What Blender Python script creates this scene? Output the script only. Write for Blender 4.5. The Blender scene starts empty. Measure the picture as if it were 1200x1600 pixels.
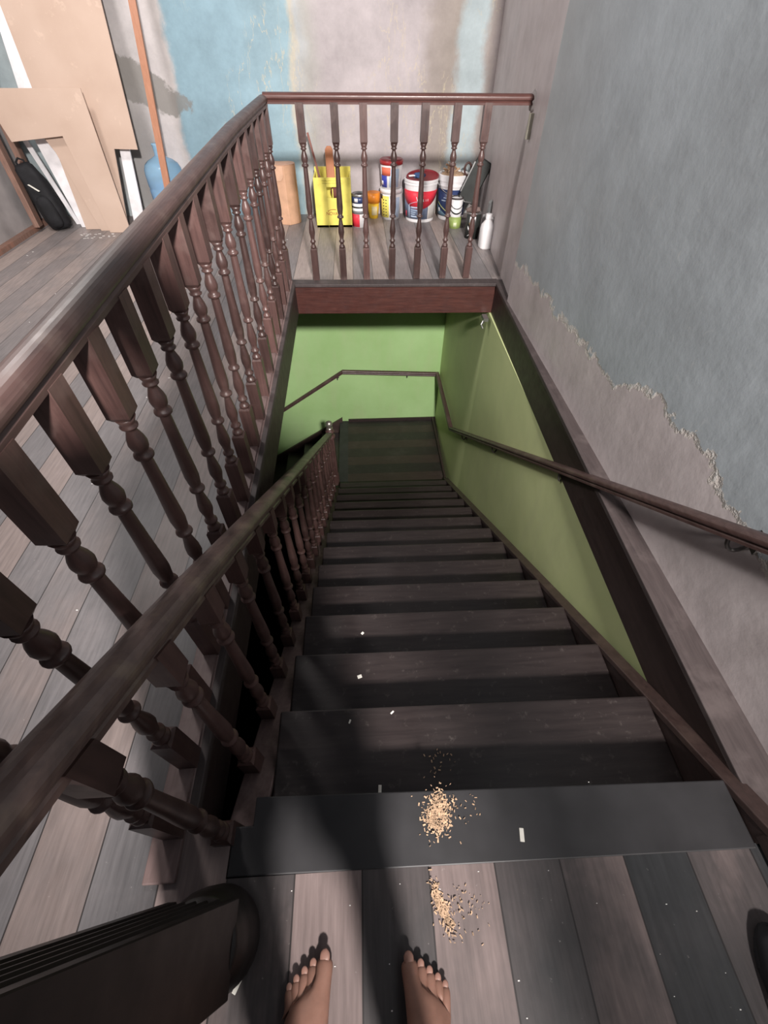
import bpy, bmesh, math, random
from mathutils import Vector, Matrix
random.seed(11)
C = bpy.context.scene.collection
PI = math.pi

# ------------------------------------------------------------------ camera
def cam_axes(yaw, pitch, roll):
    cy, sy, cp, sp = math.cos(yaw), math.sin(yaw), math.cos(pitch), math.sin(pitch)
    f = Vector((sy*cp, cy*cp, -sp)); r = Vector((cy, -sy, 0)); d = f.cross(r)
    cr, sr = math.cos(roll), math.sin(roll)
    return cr*r + sr*d, -sr*r + cr*d, f
R_, D_, F_ = cam_axes(math.radians(3.3287), math.radians(47.997), math.radians(-0.4006))
cam = bpy.data.objects.new('camera', bpy.data.cameras.new('camera')); C.objects.link(cam)
m = Matrix((R_, -D_, -F_)).transposed().to_4x4(); m.translation = Vector((0, 0, 1.25))
cam.matrix_world = m
cam.data.sensor_fit = 'VERTICAL'; cam.data.sensor_height = 24; cam.data.lens = 683.9/1600*24
cam.data.clip_start = 0.01
bpy.context.scene.camera = cam

# ------------------------------------------------------------------ world, lamps, exposure
W = bpy.data.worlds.new('world'); bpy.context.scene.world = W; W.use_nodes = True
W.node_tree.nodes['Background'].inputs[0].default_value = (0.86, 0.88, 1.0, 1)
W.node_tree.nodes['Background'].inputs[1].default_value = 0.075
def lamp(name, loc, power, radius, col):
    l = bpy.data.lights.new(name, 'POINT'); l.energy = power; l.shadow_soft_size = radius; l.color = col
    o = bpy.data.objects.new(name, l); C.objects.link(o); o.location = loc; return o
LAMP_BACK = (0.60, -2.2, 2.85)
FILL_ROOM = (-2.0, 3.0, 3.0)
sl_ = bpy.data.lights.new('work_lamp_light', 'SPOT'); sl_.energy = 2000; sl_.shadow_soft_size = .15; sl_.color = (1.0, .94, .90)
sl_.spot_size = math.radians(78); sl_.spot_blend = 1.0
so = bpy.data.objects.new('work_lamp_light', sl_); C.objects.link(so); so.location = LAMP_BACK
so.rotation_euler = (Vector((-.15, 4.8, -.3)) - Vector(LAMP_BACK)).to_track_quat('-Z', 'Y').to_euler()
lamp('room_fill_light', FILL_ROOM, 150, 0.25, (1.0, 0.95, 0.92))  # unseen soft light, added as fill for the left room and walls
vs = bpy.context.scene.view_settings
vs.view_transform = 'Standard'; vs.look = 'None'; vs.gamma = 1; vs.exposure = 0.35
try: vs.use_curve_mapping = False
except Exception: pass
bpy.context.scene.cycles.use_denoising = True
bpy.context.scene.cycles.max_bounces = 8

# ------------------------------------------------------------------ material helpers
class NT:
    def __init__(s, name, rough=0.6, spec=0.5, metal=0.0):
        s.m = bpy.data.materials.new(name); s.m.use_nodes = True; s.t = s.m.node_tree
        s.b = s.t.nodes['Principled BSDF']
        s.b.inputs['Roughness'].default_value = rough; s.b.inputs['Metallic'].default_value = metal
        s.b.inputs['Specular IOR Level'].default_value = spec
        tc = s.n('ShaderNodeTexCoord'); s.co = tc.outputs['Object']
        sp = s.n('ShaderNodeSeparateXYZ'); s.l(s.co, sp.inputs[0]); s.x, s.y, s.z = sp.outputs
    def n(s, k): return s.t.nodes.new(k)
    def l(s, a, b): s.t.links.new(a, b)
    def put(s, inp, v):
        if hasattr(v, 'is_output') or isinstance(v, bpy.types.NodeSocket): s.l(v, inp)
        elif isinstance(v, (tuple, list)): inp.default_value = tuple(v) + ((1,) if len(v) == 3 and inp.type == 'RGBA' else ())
        else: inp.default_value = v
    def math(s, op, a, b=0.0, c=0.0):
        q = s.n('ShaderNodeMath'); q.operation = op
        s.put(q.inputs[0], a); s.put(q.inputs[1], b); s.put(q.inputs[2], c); return q.outputs[0]
    def map(s, sc=(1, 1, 1), rot=(0, 0, 0), loc=(0, 0, 0)):
        q = s.n('ShaderNodeMapping'); s.l(s.co, q.inputs[0]); q.inputs['Scale'].default_value = sc
        q.inputs['Rotation'].default_value = rot; q.inputs['Location'].default_value = loc; return q.outputs[0]
    def noise(s, scale=5, det=3, rough=.5, sc=None, dist=0, loc=(0, 0, 0)):
        q = s.n('ShaderNodeTexNoise'); s.l(s.map(sc or (1, 1, 1), loc=loc), q.inputs['Vector'])
        q.inputs['Scale'].default_value = scale; q.inputs['Detail'].default_value = det
        q.inputs['Roughness'].default_value = rough; q.inputs['Distortion'].default_value = dist
        return q.outputs[0]
    def vor(s, scale=5, sc=None):
        q = s.n('ShaderNodeTexVoronoi'); s.l(s.map(sc or (1, 1, 1)), q.inputs['Vector']); q.inputs['Scale'].default_value = scale
        return q.outputs[0]
    def ramp(s, f, stops, interp='LINEAR'):
        q = s.n('ShaderNodeValToRGB'); s.put(q.inputs[0], f); e = q.color_ramp.elements; q.color_ramp.interpolation = interp
        while len(e) < len(stops): e.new(0.5)
        for i, (p, c) in enumerate(stops):
            e[i].position = p; c = c if isinstance(c, (tuple, list)) else (c, c, c); e[i].color = (*c, 1)
        return q.outputs[0]
    def mix(s, f, a, b, mode='MIX'):
        q = s.n('ShaderNodeMix'); q.data_type = 'RGBA'; q.blend_type = mode
        s.put(q.inputs[0], f); s.put(q.inputs[6], a); s.put(q.inputs[7], b); return q.outputs[2]
    def bump(s, h, strength=.3, dist=.01):
        q = s.n('ShaderNodeBump'); s.put(q.inputs['Height'], h); q.inputs['Strength'].default_value = strength
        q.inputs['Distance'].default_value = dist; s.l(q.outputs[0], s.b.inputs['Normal'])
    def col(s, c): s.put(s.b.inputs['Base Color'], c); return s.m
    def rough(s, v): s.put(s.b.inputs['Roughness'], v)
    def rand(s):
        q = s.n('ShaderNodeObjectInfo'); return q.outputs['Random']

def plain(name, c, rough=.5, spec=.5, metal=0, var=.12, scale=14, bump=0):
    n = NT(name, rough, spec, metal)
    f = n.noise(scale, 4)
    d = tuple(x*(1-var) for x in c); u = tuple(min(1, x*(1+var)) for x in c)
    n.col(n.ramp(f, [(.3, d), (.7, u)]))
    if bump: n.bump(n.noise(scale*6, 3), bump, .002)
    return n.m

def wood(name, dark, light, rough=.33, grain='z', worn=None, spec=.5, vary=.5):
    n = NT(name, rough, spec)
    sc = {'z': (14, 14, 1.2), 'y': (14, 1.2, 14), 'x': (1.2, 14, 14)}[grain]
    g = n.noise(6, 5, .6, sc, dist=.6)
    c = n.ramp(g, [(.25, dark), (.75, light)])
    hv = n.math('MULTIPLY_ADD', n.rand(), vary, 1-vary/2)
    mx = n.n('ShaderNodeVectorMath'); mx.operation = 'SCALE'; n.l(c, mx.inputs[0]); n.l(hv, mx.inputs['Scale']); c = mx.outputs[0]
    if worn:
        w = n.ramp(n.noise(9, 4, .6), [(.52, 0.0), (.68, 1.0)])
        c = n.mix(n.math('MULTIPLY', w, .5), c, worn)
    n.col(c); n.bump(g, .15, .001)
    n.rough(n.math('MULTIPLY_ADD', n.noise(20, 3), .25, rough-.1))
    return n.m

M = {}
M['bal'] = wood('mahogany_baluster', (.045, .024, .022), (.100, .054, .048), .38, 'z', (.15, .10, .09), vary=.8)
M['rail'] = wood('mahogany_rail', (.045, .024, .022), (.095, .056, .050), .42, 'y', (.14, .10, .085), vary=.1)
M['rail_s'] = wood('worn_stair_rail', (.062, .038, .036), (.125, .082, .070), .38, 'y', (.24, .185, .13), vary=.1)
M['railx'] = wood('mahogany_rail_across', (.070, .028, .024), (.13, .058, .050), .36, 'x', vary=.1)
M['shoe'] = wood('mahogany_shoe', (.10, .066, .062), (.17, .115, .11), .55, 'y', (.25, .19, .18), vary=.1)
M['beam'] = wood('red_beam_wood', (.038, .011, .009), (.085, .028, .021), .45, 'x', (.05, .02, .018), vary=.05)
M['fascia'] = wood('dark_fascia_wood', (.020, .012, .011), (.040, .024, .022), .5, 'y', vary=.05)
M['ledge'] = wood('ledge_wood', (.034, .025, .025), (.062, .048, .047), .6, 'y', (.10, .08, .078), vary=.05)
M['string'] = wood('stringer_wood', (.030, .018, .016), (.060, .036, .032), .45, 'y', (.09, .06, .05), vary=.05)
M['newel'] = wood('newel_wood', (.006, .004, .004), (.014, .009, .008), .45, 'z', vary=.05)

def tread_mat():
    n = NT('stained_tread', .38, .5)
    g = n.noise(5, 5, .6, (1.2, 12, 12), dist=.4)
    c = n.ramp(g, [(.3, (.018, .013, .013)), (.7, (.033, .025, .024))])
    d = n.ramp(n.noise(34, 4, .7), [(.60, 0.0), (.75, 1.0)])
    c = n.mix(n.math('MULTIPLY', d, .16), c, (.30, .26, .24))
    n.col(c); n.rough(n.math('MULTIPLY_ADD', n.noise(7, 4), .30, .24)); n.bump(g, .1, .001)
    return n.m
M['tread'] = tread_mat()

def plank_mat(name='floor_planks', axis='x', off=.107, wd=.147, dk=(.024, .025, .027), br=(.168, .128, .122), dk2=None, br2=None, far=True):
    n = NT(name, .5, .4)
    a = n.x if axis == 'x' else n.y
    wob = n.math('MULTIPLY_ADD', n.noise(1.2, 2, .5), .012, -.006)
    u = n.math('DIVIDE', n.math('ADD', n.math('SUBTRACT', a, off), wob), wd)
    k = n.math('FLOOR', u); fr = n.math('FRACT', u)
    wn = n.n('ShaderNodeTexWhiteNoise'); wn.noise_dimensions = '1D'; n.l(k, wn.inputs['W'])
    par = n.math('ABSOLUTE', n.math('MODULO', k, 2.0))           # 0 = brown, 1 = black stained
    if axis == 'x': par = n.math('MAXIMUM', par, n.math('MULTIPLY', n.math('GREATER_THAN', n.x, .68), n.math('LESS_THAN', n.y, 1.0)))
    b = n.math('MULTIPLY_ADD', wn.outputs[0], .55, n.math('MULTIPLY', par, .55))
    side_f = n.ramp(n.math('MULTIPLY_ADD', n.x, 2.0, 1.4), [(.15, 1.0), (.55, 0.0)])
    dkm = n.mix(side_f, dk, dk2 or dk); brm = n.mix(side_f, br, br2 or br)
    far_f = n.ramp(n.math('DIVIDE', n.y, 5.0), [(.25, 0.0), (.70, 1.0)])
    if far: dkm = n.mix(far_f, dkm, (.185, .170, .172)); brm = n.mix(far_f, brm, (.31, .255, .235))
    blot = n.math('MULTIPLY_ADD', n.noise(2.6, 5, .65, (1.6, 1, 1)), .9, -.45)
    f = n.math('ADD', b, blot)
    c = n.mix(n.ramp(f, [(.25, 0.0), (.42, .35), (.55, .75), (.9, 1.0)]), brm, dkm)
    g = n.noise(7, 5, .6, (14, 1.0, 1) if axis == 'x' else (1.0, 14, 1))
    c = n.mix(.55, c, n.ramp(g, [(.3, (.35, .35, .35)), (.7, (.75, .75, .75))]), 'OVERLAY')
    dust = n.ramp(n.noise(5, 5, .7), [(.5, 0.0), (.8, 1.0)])
    c = n.mix(n.math('MULTIPLY', dust, n.math('MULTIPLY_ADD', side_f, .18, .06)), c, (.30, .26, .26))
    speck = n.ramp(n.noise(60, 3, .6), [(.70, 0.0), (.78, 1.0)])
    c = n.mix(n.math('MULTIPLY', speck, .4), c, (.45, .42, .40))
    seam = n.math('LESS_THAN', n.math('MINIMUM', fr, n.math('SUBTRACT', 1.0, fr)), .012)
    c = n.mix(n.math('MULTIPLY', seam, .85), c, (.012, .010, .010))
    n.col(c); n.rough(n.math('MULTIPLY_ADD', n.noise(4, 4), .3, .33))
    n.bump(n.math('SUBTRACT', g, n.math('MULTIPLY', seam, 2.0)), .2, .002)
    return n.m
M['floor'] = plank_mat(dk2=(.125, .118, .122), br2=(.180, .145, .136))
M['landing'] = plank_mat('landing_planks', 'y', .05, .15, (.018, .015, .014), (.034, .022, .020), far=False)
M['edge_board'] = plain('front_edge_board', (.026, .025, .027), .5, .4, var=.25, scale=9)

def green(name, a, b):
    n = NT(name, .5, .4)
    f = n.noise(1.6, 5, .6)
    c = n.ramp(f, [(.3, a), (.7, b)])
    st = n.ramp(n.noise(3, 4, .6, (2.2, 2.2, .5)), [(.5, 0.0), (.75, 1.0)])
    c = n.mix(n.math('MULTIPLY', st, .25), c, (.50, .52, .33))
    n.col(c); n.bump(n.noise(9, 4), .12, .01); return n.m
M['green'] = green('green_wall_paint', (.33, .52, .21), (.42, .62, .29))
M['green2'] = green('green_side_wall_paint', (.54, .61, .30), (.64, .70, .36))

def right_wall_mat():
    n = NT('right_wall_plaster', .55, .45)
    zb = n.ramp(n.math('DIVIDE', n.y, 4.0), [(.0, .28), (.14, .33), (.25, .42), (.34, .39), (.37, .30), (.52, .284), (.75, .265), (.76, .26)])
    w = n.math('MULTIPLY_ADD', n.noise(7, 5, .65), .20, -.10)
    d1 = n.math('ADD', n.math('SUBTRACT', n.z, zb), w)
    d2 = n.math('ADD', n.math('SUBTRACT', 3.01, n.y), n.math('MULTIPLY', w, .10))
    d = n.math('MINIMUM', d1, d2)
    blue = n.ramp(n.noise(2.2, 6, .65), [(.3, (.27, .295, .315)), (.5, (.33, .365, .39)), (.7, (.39, .43, .46))])
    near = n.ramp(n.math('DIVIDE', n.y, 4.0), [(.56, 0.0), (.76, 1.0)])
    blue = n.mix(n.math('MULTIPLY', near, .45), blue, (.27, .275, .265))
    sc = n.ramp(n.noise(14, 5, .75, (1, 1, 1), 1.5), [(.62, 0.0), (.70, 1.0)])
    blue = n.mix(n.math('MULTIPLY', sc, .22), blue, (.58, .58, .56))
    pink = n.ramp(n.noise(3.5, 6, .7), [(.28, (.36, .32, .315)), (.5, (.47, .42, .42)), (.72, (.54, .49, .49))])
    st = n.ramp(n.noise(5, 5, .6, (3, 3, .35)), [(.50, 0.0), (.70, 1.0)])
    pink = n.mix(n.math('MULTIPLY', st, .3), pink, (.37, .33, .33))
    c = n.mix(n.math('GREATER_THAN', d, 0.0), pink, blue)
    e = n.math('LESS_THAN', n.math('ABSOLUTE', d), n.math('MULTIPLY', n.noise(6, 3), .022))
    c = n.mix(n.math('MULTIPLY', e, .65), c, (.64, .60, .55))
    n.col(c)
    h = n.math('MULTIPLY_ADD', n.ramp(n.math('MULTIPLY_ADD', d, 20.0, .5), [(.3, 0.0), (.7, 1.0)]), .6,
               n.math('MULTIPLY_ADD', n.noise(4, 6, .55), 1.0, n.math('MULTIPLY', n.noise(30, 3), .12)))
    n.bump(h, .32, .012); n.rough(n.math('MULTIPLY_ADD', n.noise(6, 3), .3, .33))
    return n.m
M['wall_r'] = right_wall_mat()

def back_wall_mat():
    n = NT('back_wall_plaster', .75, .3)
    w = n.math('MULTIPLY_ADD', n.noise(3.2, 6, .65, (1, 1, .7)), .26, -.13)
    u = n.math('DIVIDE', n.math('ADD', n.math('ADD', n.x, w), 3.2), 4.6)
    P = lambda x: (x+3.2)/4.6
    pinkg = (.44, .40, .41)
    c = n.ramp(u, [(P(-3.0), (.30, .36, .38)), (P(-2.2), (.36, .40, .41)), (P(-1.9), (.42, .40, .40)), (P(-1.56), (.48, .45, .45)), (P(-1.47), (.46, .43, .42)),
                   (P(-1.43), (.215, .325, .385)), (P(-.9), (.25, .37, .435)), (P(-.50), (.29, .41, .465)), (P(-.46), (.50, .46, .38)), (P(-.42), (.42, .44, .45)), (P(-.35), (.40, .39, .37)), (P(-.25), pinkg),
                   (P(.55), pinkg), (P(.66), (.34, .30, .28)), (P(.84), (.33, .29, .26)), (P(.90), (.40, .47, .49)), (P(1.06), (.40, .47, .49)), (P(1.12), (.33, .29, .27)), (P(1.2), (.36, .32, .32))])
    m2 = n.noise(2.5, 6, .7); c = n.mix(.6, c, n.ramp(m2, [(.25, (.30, .30, .30)), (.75, (.70, .70, .70))]), 'OVERLAY')
    # damp grey patch on the bare plaster
    dx = n.math('DIVIDE', n.math('ADD', n.x, 1.78), .42); dz = n.math('DIVIDE', n.math('SUBTRACT', n.z, n.math('MULTIPLY_ADD', n.x, -.35, .31)), .15)
    rr = n.math('ADD', n.math('ADD', n.math('MULTIPLY', dx, dx), n.math('MULTIPLY', dz, dz)), n.math('MULTIPLY_ADD', n.noise(6, 5, .7), 2.4, -1.2))
    c = n.mix(n.ramp(rr, [(.75, .8), (.95, 0.0)]), c, (.205, .195, .180))
    dx = n.math('DIVIDE', n.math('ADD', n.x, 1.95), .25); dz = n.math('DIVIDE', n.math('SUBTRACT', n.z, .45), .55)
    rr = n.math('ADD', n.math('ADD', n.math('MULTIPLY', dx, dx), n.math('MULTIPLY', dz, dz)), n.math('MULTIPLY', w, 4.0))
    c = n.mix(n.ramp(rr, [(.5, .6), (1.0, 0.0)]), c, (.27, .26, .25))
    vein = n.ramp(n.math('ABSOLUTE', n.math('SUBTRACT', n.noise(3.4, 4, .6, (3.0, 1, .8)), .5)), [(.0, 1.0), (.010, 0.0)])
    patch = n.ramp(n.noise(1.7, 2), [(.5, 0.0), (.6, 1.0)])
    c = n.mix(n.math('MULTIPLY', n.math('MULTIPLY', vein, patch), .7), c, (.60, .52, .36))
    n.col(c); n.bump(n.noise(7, 6, .6), .5, .015); return n.m
M['wall_b'] = back_wall_mat()
M['wall_l'] = plain('left_wall_plaster', (.33, .31, .31), .8, .3, var=.25, scale=4, bump=.2)
M['void'] = plain('underfloor_shade', (.012, .010, .010), .9, .1)  # near-black colour paints in the darkness below the floor

def mdf_mat():
    n = NT('mdf_board', .6, .3)
    c = n.ramp(n.noise(3, 4), [(.3, (.47, .345, .275)), (.7, (.54, .41, .335))])
    sp = n.ramp(n.noise(90, 2), [(.68, 0.0), (.8, 1.0)]); c = n.mix(n.math('MULTIPLY', sp, .25), c, (.75, .6, .48))
    st = n.ramp(n.noise(8, 4, .7), [(.62, 0.0), (.7, 1.0)]); c = n.mix(n.math('MULTIPLY', st, .3), c, (.70, .55, .45))
    return n.col(c)
M['mdf'] = mdf_mat()
M['white_board'] = plain('white_melamine', (.80, .78, .80), .4)
M['batten'] = wood('orange_batten', (.33, .145, .08), (.43, .20, .12), .5, 'z', vary=.05)
M['post'] = wood('weathered_post', (.15, .085, .065), (.30, .18, .14), .7, 'z', (.33, .14, .09), vary=.3)
M['black'] = plain('black_fabric', (.012, .012, .014), .75, .3, var=.4)
M['blackp'] = plain('black_plastic', (.022, .025, .023), .45, .4, var=.3)
M['kraft'] = plain('kraft_board', (.62, .37, .24), .6)
M['yellow'] = plain('yellow_plastic', (.78, .69, .14), .4, var=.08)
M['yellowd'] = plain('yellow_plastic_shaded_side', (.74, .62, .06), .4)
M['stick'] = plain('dark_red_stick', (.20, .060, .040), .5)
M['plank_o'] = plain('orange_wood_board', (.48, .19, .09), .55)
M['white'] = plain('white_plastic', (.80, .79, .80), .35, var=.04)
M['red'] = plain('red_plastic', (.42, .030, .035), .35)
M['redl'] = plain('red_label', (.72, .035, .060), .4, var=.05)
M['maroon'] = plain('maroon_lid', (.22, .020, .028), .35)
M['navy'] = plain('navy_label', (.030, .050, .14), .35)
M['slate'] = plain('slate_blue_label', (.17, .21, .31), .4)
M['blue'] = plain('blue_label', (.045, .060, .38), .4)
M['lblue'] = plain('pale_blue_label', (.50, .62, .78), .4)
M['orange'] = plain('orange_plastic', (.80, .26, .025), .4)
M['amber'] = plain('amber_plastic', (.82, .52, .04), .4)
M['steel'] = plain('dull_steel', (.38, .38, .38), .35, metal=.9)
M['darkc'] = plain('dark_can_inside', (.045, .035, .035), .6)
M['greenl'] = plain('green_label', (.32, .42, .12), .5, var=.3)
M['cloth'] = plain('blue_cloth', (.035, .08, .20), .8, bump=.5)
M['chips'] = plain('wood_shavings', (.46, .31, .20), .8, var=.45, scale=90)
M['wchip'] = plain('pale_chip', (.70, .68, .62), .6)
M['ink_red'] = plain('crate_print', (.32, .04, .02), .5)
M['brass'] = plain('nickel_cap', (.45, .42, .36), .3, metal=.8)
M['iron'] = plain('bracket_iron', (.10, .09, .085), .45, metal=.5)
M['skin'] = None
def skin_mat():
    n = NT('skin', .5, .35)
    c = n.ramp(n.noise(22, 4, .6), [(.3, (.20, .105, .078)), (.7, (.28, .150, .112))])
    n.col(c); n.b.inputs['Subsurface Weight'].default_value = .08; n.b.inputs['Subsurface Scale'].default_value = .01
    n.bump(n.noise(120, 3), .1, .001); return n.m
M['skin'] = skin_mat()
M['nail'] = plain('nail', (.25, .135, .105), .4)
M['hair'] = plain('dark_hair', (.02, .014, .010), .6)
M['shirt'] = plain('grey_shirt', (.14, .14, .15), .9)
M['shorts'] = plain('dark_shorts', (.03, .032, .04), .9)
def water_mat(name, col, rough=.1, tr=.85):
    n = NT(name, rough, .5); n.b.inputs['Transmission Weight'].default_value = tr; n.b.inputs['IOR'].default_value = 1.2
    return n.col(col)
M['jug'] = water_mat('blue_jug_plastic', (.42, .66, .86), .15, .55)
M['water'] = plain('blue_water', (.20, .38, .66), .2)

# ------------------------------------------------------------------ mesh helpers
def finish(bm, name, mat, parent=None, smooth=False, bevel=0, kind=None):
    bmesh.ops.recalc_face_normals(bm, faces=bm.faces)
    me = bpy.data.meshes.new(name); bm.to_mesh(me); bm.free()
    if smooth:
        for p in me.polygons: p.use_smooth = True
    o = bpy.data.objects.new(name, me); C.objects.link(o)
    mats = mat if isinstance(mat, (list, tuple)) else [mat]
    for mm in mats: me.materials.append(mm)
    if parent: o.parent = parent
    if bevel:
        b = o.modifiers.new('bevel', 'BEVEL'); b.width = bevel; b.segments = 2; b.limit_method = 'ANGLE'; b.angle_limit = math.radians(40)
    if kind: o['kind'] = kind
    return o
def tag(o, label, cat, group=None):
    o['label'] = label; o['category'] = cat
    if group: o['group'] = group
    return o
def empty(name, loc, label, cat, group=None, rz=0):
    o = bpy.data.objects.new(name, None); C.objects.link(o); o.location = loc; o.rotation_euler = (0, 0, rz)
    return tag(o, label, cat, group)
def bx(bm, a, b, mi=0):
    x0, y0, z0 = a; x1, y1, z1 = b
    v = [bm.verts.new(p) for p in [(x0,y0,z0),(x1,y0,z0),(x1,y1,z0),(x0,y1,z0),(x0,y0,z1),(x1,y0,z1),(x1,y1,z1),(x0,y1,z1)]]
    for f in [(0,3,2,1),(4,5,6,7),(0,1,5,4),(1,2,6,5),(2,3,7,6),(3,0,4,7)]:
        q = bm.faces.new([v[i] for i in f]); q.material_index = mi
    return v
def prism(bm, poly, ext, mi=0):
    """poly: list of 3D points (planar); ext: extrusion vector."""
    e = Vector(ext); a = [bm.verts.new(p) for p in poly]; b = [bm.verts.new(Vector(p)+e) for p in poly]
    n = len(poly)
    bm.faces.new(a).material_index = mi; bm.faces.new(b[::-1]).material_index = mi
    for i in range(n): bm.faces.new([a[i], b[i], b[(i+1) % n], a[(i+1) % n]]).material_index = mi
def lathe(bm, prof, seg=16, c=(0, 0), mi=0, cap=True, z0=0):
    rings = []
    for r, z in prof:
        rings.append([bm.verts.new((c[0]+r*math.cos(2*PI*i/seg), c[1]+r*math.sin(2*PI*i/seg), z+z0)) for i in range(seg)])
    for a, b in zip(rings, rings[1:]):
        for i in range(seg): bm.faces.new([a[i], a[(i+1) % seg], b[(i+1) % seg], b[i]]).material_index = mi
    if cap:
        if prof[0][0] > 1e-4: bm.faces.new(rings[0][::-1]).material_index = mi
        if prof[-1][0] > 1e-4: bm.faces.new(rings[-1]).material_index = mi
    return rings
def sweep(bm, path, prof, up=(0, 0, 1), mi=0, side_fix=None):
    """mitred sweep of a closed 2D profile (side, up) along a polyline."""
    P = [Vector(p) for p in path]; up = Vector(up); rings = []
    for i, p in enumerate(P):
        d0 = (P[i]-P[i-1]).normalized() if i else None
        d1 = (P[i+1]-P[i]).normalized() if i < len(P)-1 else None
        d = d1 if d0 is None else d0 if d1 is None else (d0+d1).normalized()
        ref = d1 if d1 is not None else d0
        h = Vector((d.x, d.y, 0)); h.normalize()
        s = Vector((h.y, -h.x, 0))                                 # right-hand side
        k = 1.0
        if d0 is not None and d1 is not None:
            a = Vector((d0.x, d0.y, 0)).normalized(); k = 1/max(.3, abs(a.dot(h)))
        rings.append([bm.verts.new(p + s*(u*k) + up*v) for u, v in prof])
    n = len(prof)
    for a, b in zip(rings, rings[1:]):
        for i in range(n): bm.faces.new([a[i], a[(i+1) % n], b[(i+1) % n], b[i]]).material_index = mi
    bm.faces.new(rings[0][::-1]); bm.faces.new(rings[-1])
def tube(bm, pts, r, seg=8, mi=0):
    P = [Vector(p) for p in pts]; rings = []
    rr = r if isinstance(r, (list, tuple)) else [r]*len(P)
    n = None
    for i, p in enumerate(P):
        d = (P[min(i+1, len(P)-1)] - P[max(i-1, 0)]).normalized()
        if n is None: n = d.orthogonal().normalized()
        n = (n - d*n.dot(d)).normalized(); b = d.cross(n)
        rings.append([bm.verts.new(p + (n*math.cos(2*PI*k/seg) + b*math.sin(2*PI*k/seg))*rr[i]) for k in range(seg)])
    for a, b in zip(rings, rings[1:]):
        for k in range(seg): bm.faces.new([a[k], a[(k+1) % seg], b[(k+1) % seg], b[k]]).material_index = mi
    bm.faces.new(rings[0][::-1]).material_index = mi; bm.faces.new(rings[-1]).material_index = mi
def slab(name, quad, zt, th, mat, **kw):
    bm = bmesh.new(); prism(bm, [(x, y, zt) for x, y in quad], (0, 0, -th)); return finish(bm, name, mat, **kw)
def text(name, s, size, mat, parent, mw, ext=.001):
    cu = bpy.data.curves.new(name, 'FONT'); cu.body = s; cu.size = size; cu.extrude = ext; cu.align_x = 'CENTER'; cu.align_y = 'CENTER'
    t = bpy.data.objects.new('tmp', cu); C.objects.link(t)
    bpy.context.view_layer.update()
    me = bpy.data.meshes.new_from_object(t.evaluated_get(bpy.context.evaluated_depsgraph_get()))
    bpy.data.objects.remove(t); me.materials.clear(); me.materials.append(mat)
    o = bpy.data.objects.new(name, me); C.objects.link(o); o.parent = parent; o.matrix_local = mw
    return o

# ================================================================== SETTING
YB = 5.12                                   # upper back wall
OL0, OL1 = (-.450, .20), (-.482, 3.385)     # left edge of the stair opening
OR0, OR1 = (.905, .20), (1.000, 3.345)      # right edge of the stair opening
TH = .20
# upper floor around the opening, one slab with a hole (outer ring)
bm = bmesh.new()
def ring_part(poly): prism(bm, [(x, y, 0) for x, y in poly], (0, 0, -TH))
ring_part([(-3.0, -2.6), (OL0[0], -2.6), OL0, OL1, (OL1[0]-.004, YB), (-3.0, YB)])
ring_part([OL1, OR1, (1.3, OR1[1]), (1.3, YB), (OL1[0]-.004, YB)])
ring_part([(OL0[0], -2.6), (1.30, -2.6), (1.30, .062), (-.338, .062), (-.338, .155), (OL0[0], .155)])
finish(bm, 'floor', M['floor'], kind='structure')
slab('trim_1', [(-.336, .064), (.86, .052), (.86, .188), (-.292, .212), (-.292, .155), (-.336, .155)], .0015, .035, M['edge_board'], kind='structure', bevel=.003)
# beam under the near edge of the opening
bm = bmesh.new(); prism(bm, [(-.45, .13, -.034), (.93, .12, -.034), (.93, .06, -.034), (-.45, .06, -.034)], (0, 0, -.2)); finish(bm, 'trim_2', M['fascia'], kind='structure')
# far red beam
bm = bmesh.new(); prism(bm, [(OL1[0], OL1[1]-.03, -.004), (OR1[0], OR1[1]-.03, -.004), (OR1[0], OR1[1], -.004), (OL1[0], OL1[1], -.004)], (0, 0, -.205))
finish(bm, 'trim_3', M['beam'], kind='structure', bevel=.003)
# floor lip above the far beam
bm = bmesh.new(); prism(bm, [(OL1[0], OL1[1]-.045, .006), (OR1[0], OR1[1]-.045, .006), (OR1[0]+.02, OR1[1]+.05, .006), (OL1[0]-.02, OL1[1]+.05, .006)], (0, 0, -.020))
finish(bm, 'trim_4', M['ledge'], kind='structure', bevel=.003)
# left fascia
bm = bmesh.new(); prism(bm, [(OL0[0], OL0[1]-.05, -.002), (OL1[0], OL1[1], -.002), (OL1[0]+.022, OL1[1], -.002), (OL0[0]+.022, OL0[1]-.05, -.002)], (0, 0, -.205))
finish(bm, 'trim_5', M['fascia'], kind='structure')
# right fascia and ledge board
bm = bmesh.new(); prism(bm, [(OR0[0]-.005, -.35, -.012), (OR0[0], OR0[1], -.012), (OR1[0], OR1[1], -.012), (OR1[0]+.03, OR1[1], -.012), (.95, .2, -.012), (.95, -.35, -.012)], (0, 0, -.20))
finish(bm, 'trim_6', M['fascia'], kind='structure')
bm = bmesh.new(); prism(bm, [(OR0[0]-.010, -2.6, .008), (OR0[0]-.008, OR0[1], .008), (OR1[0]-.006, OR1[1]-.02, .008), (OR1[0]+.01, OR1[1]+.03, .008), (1.09, OR1[1]+.03, .008), (1.06, 3.0, .008), (1.01, 2.99, .008), (1.01, -2.6, .008)], (0, 0, -.022))
finish(bm, 'trim_7', M['ledge'], kind='structure', bevel=.003)

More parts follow.
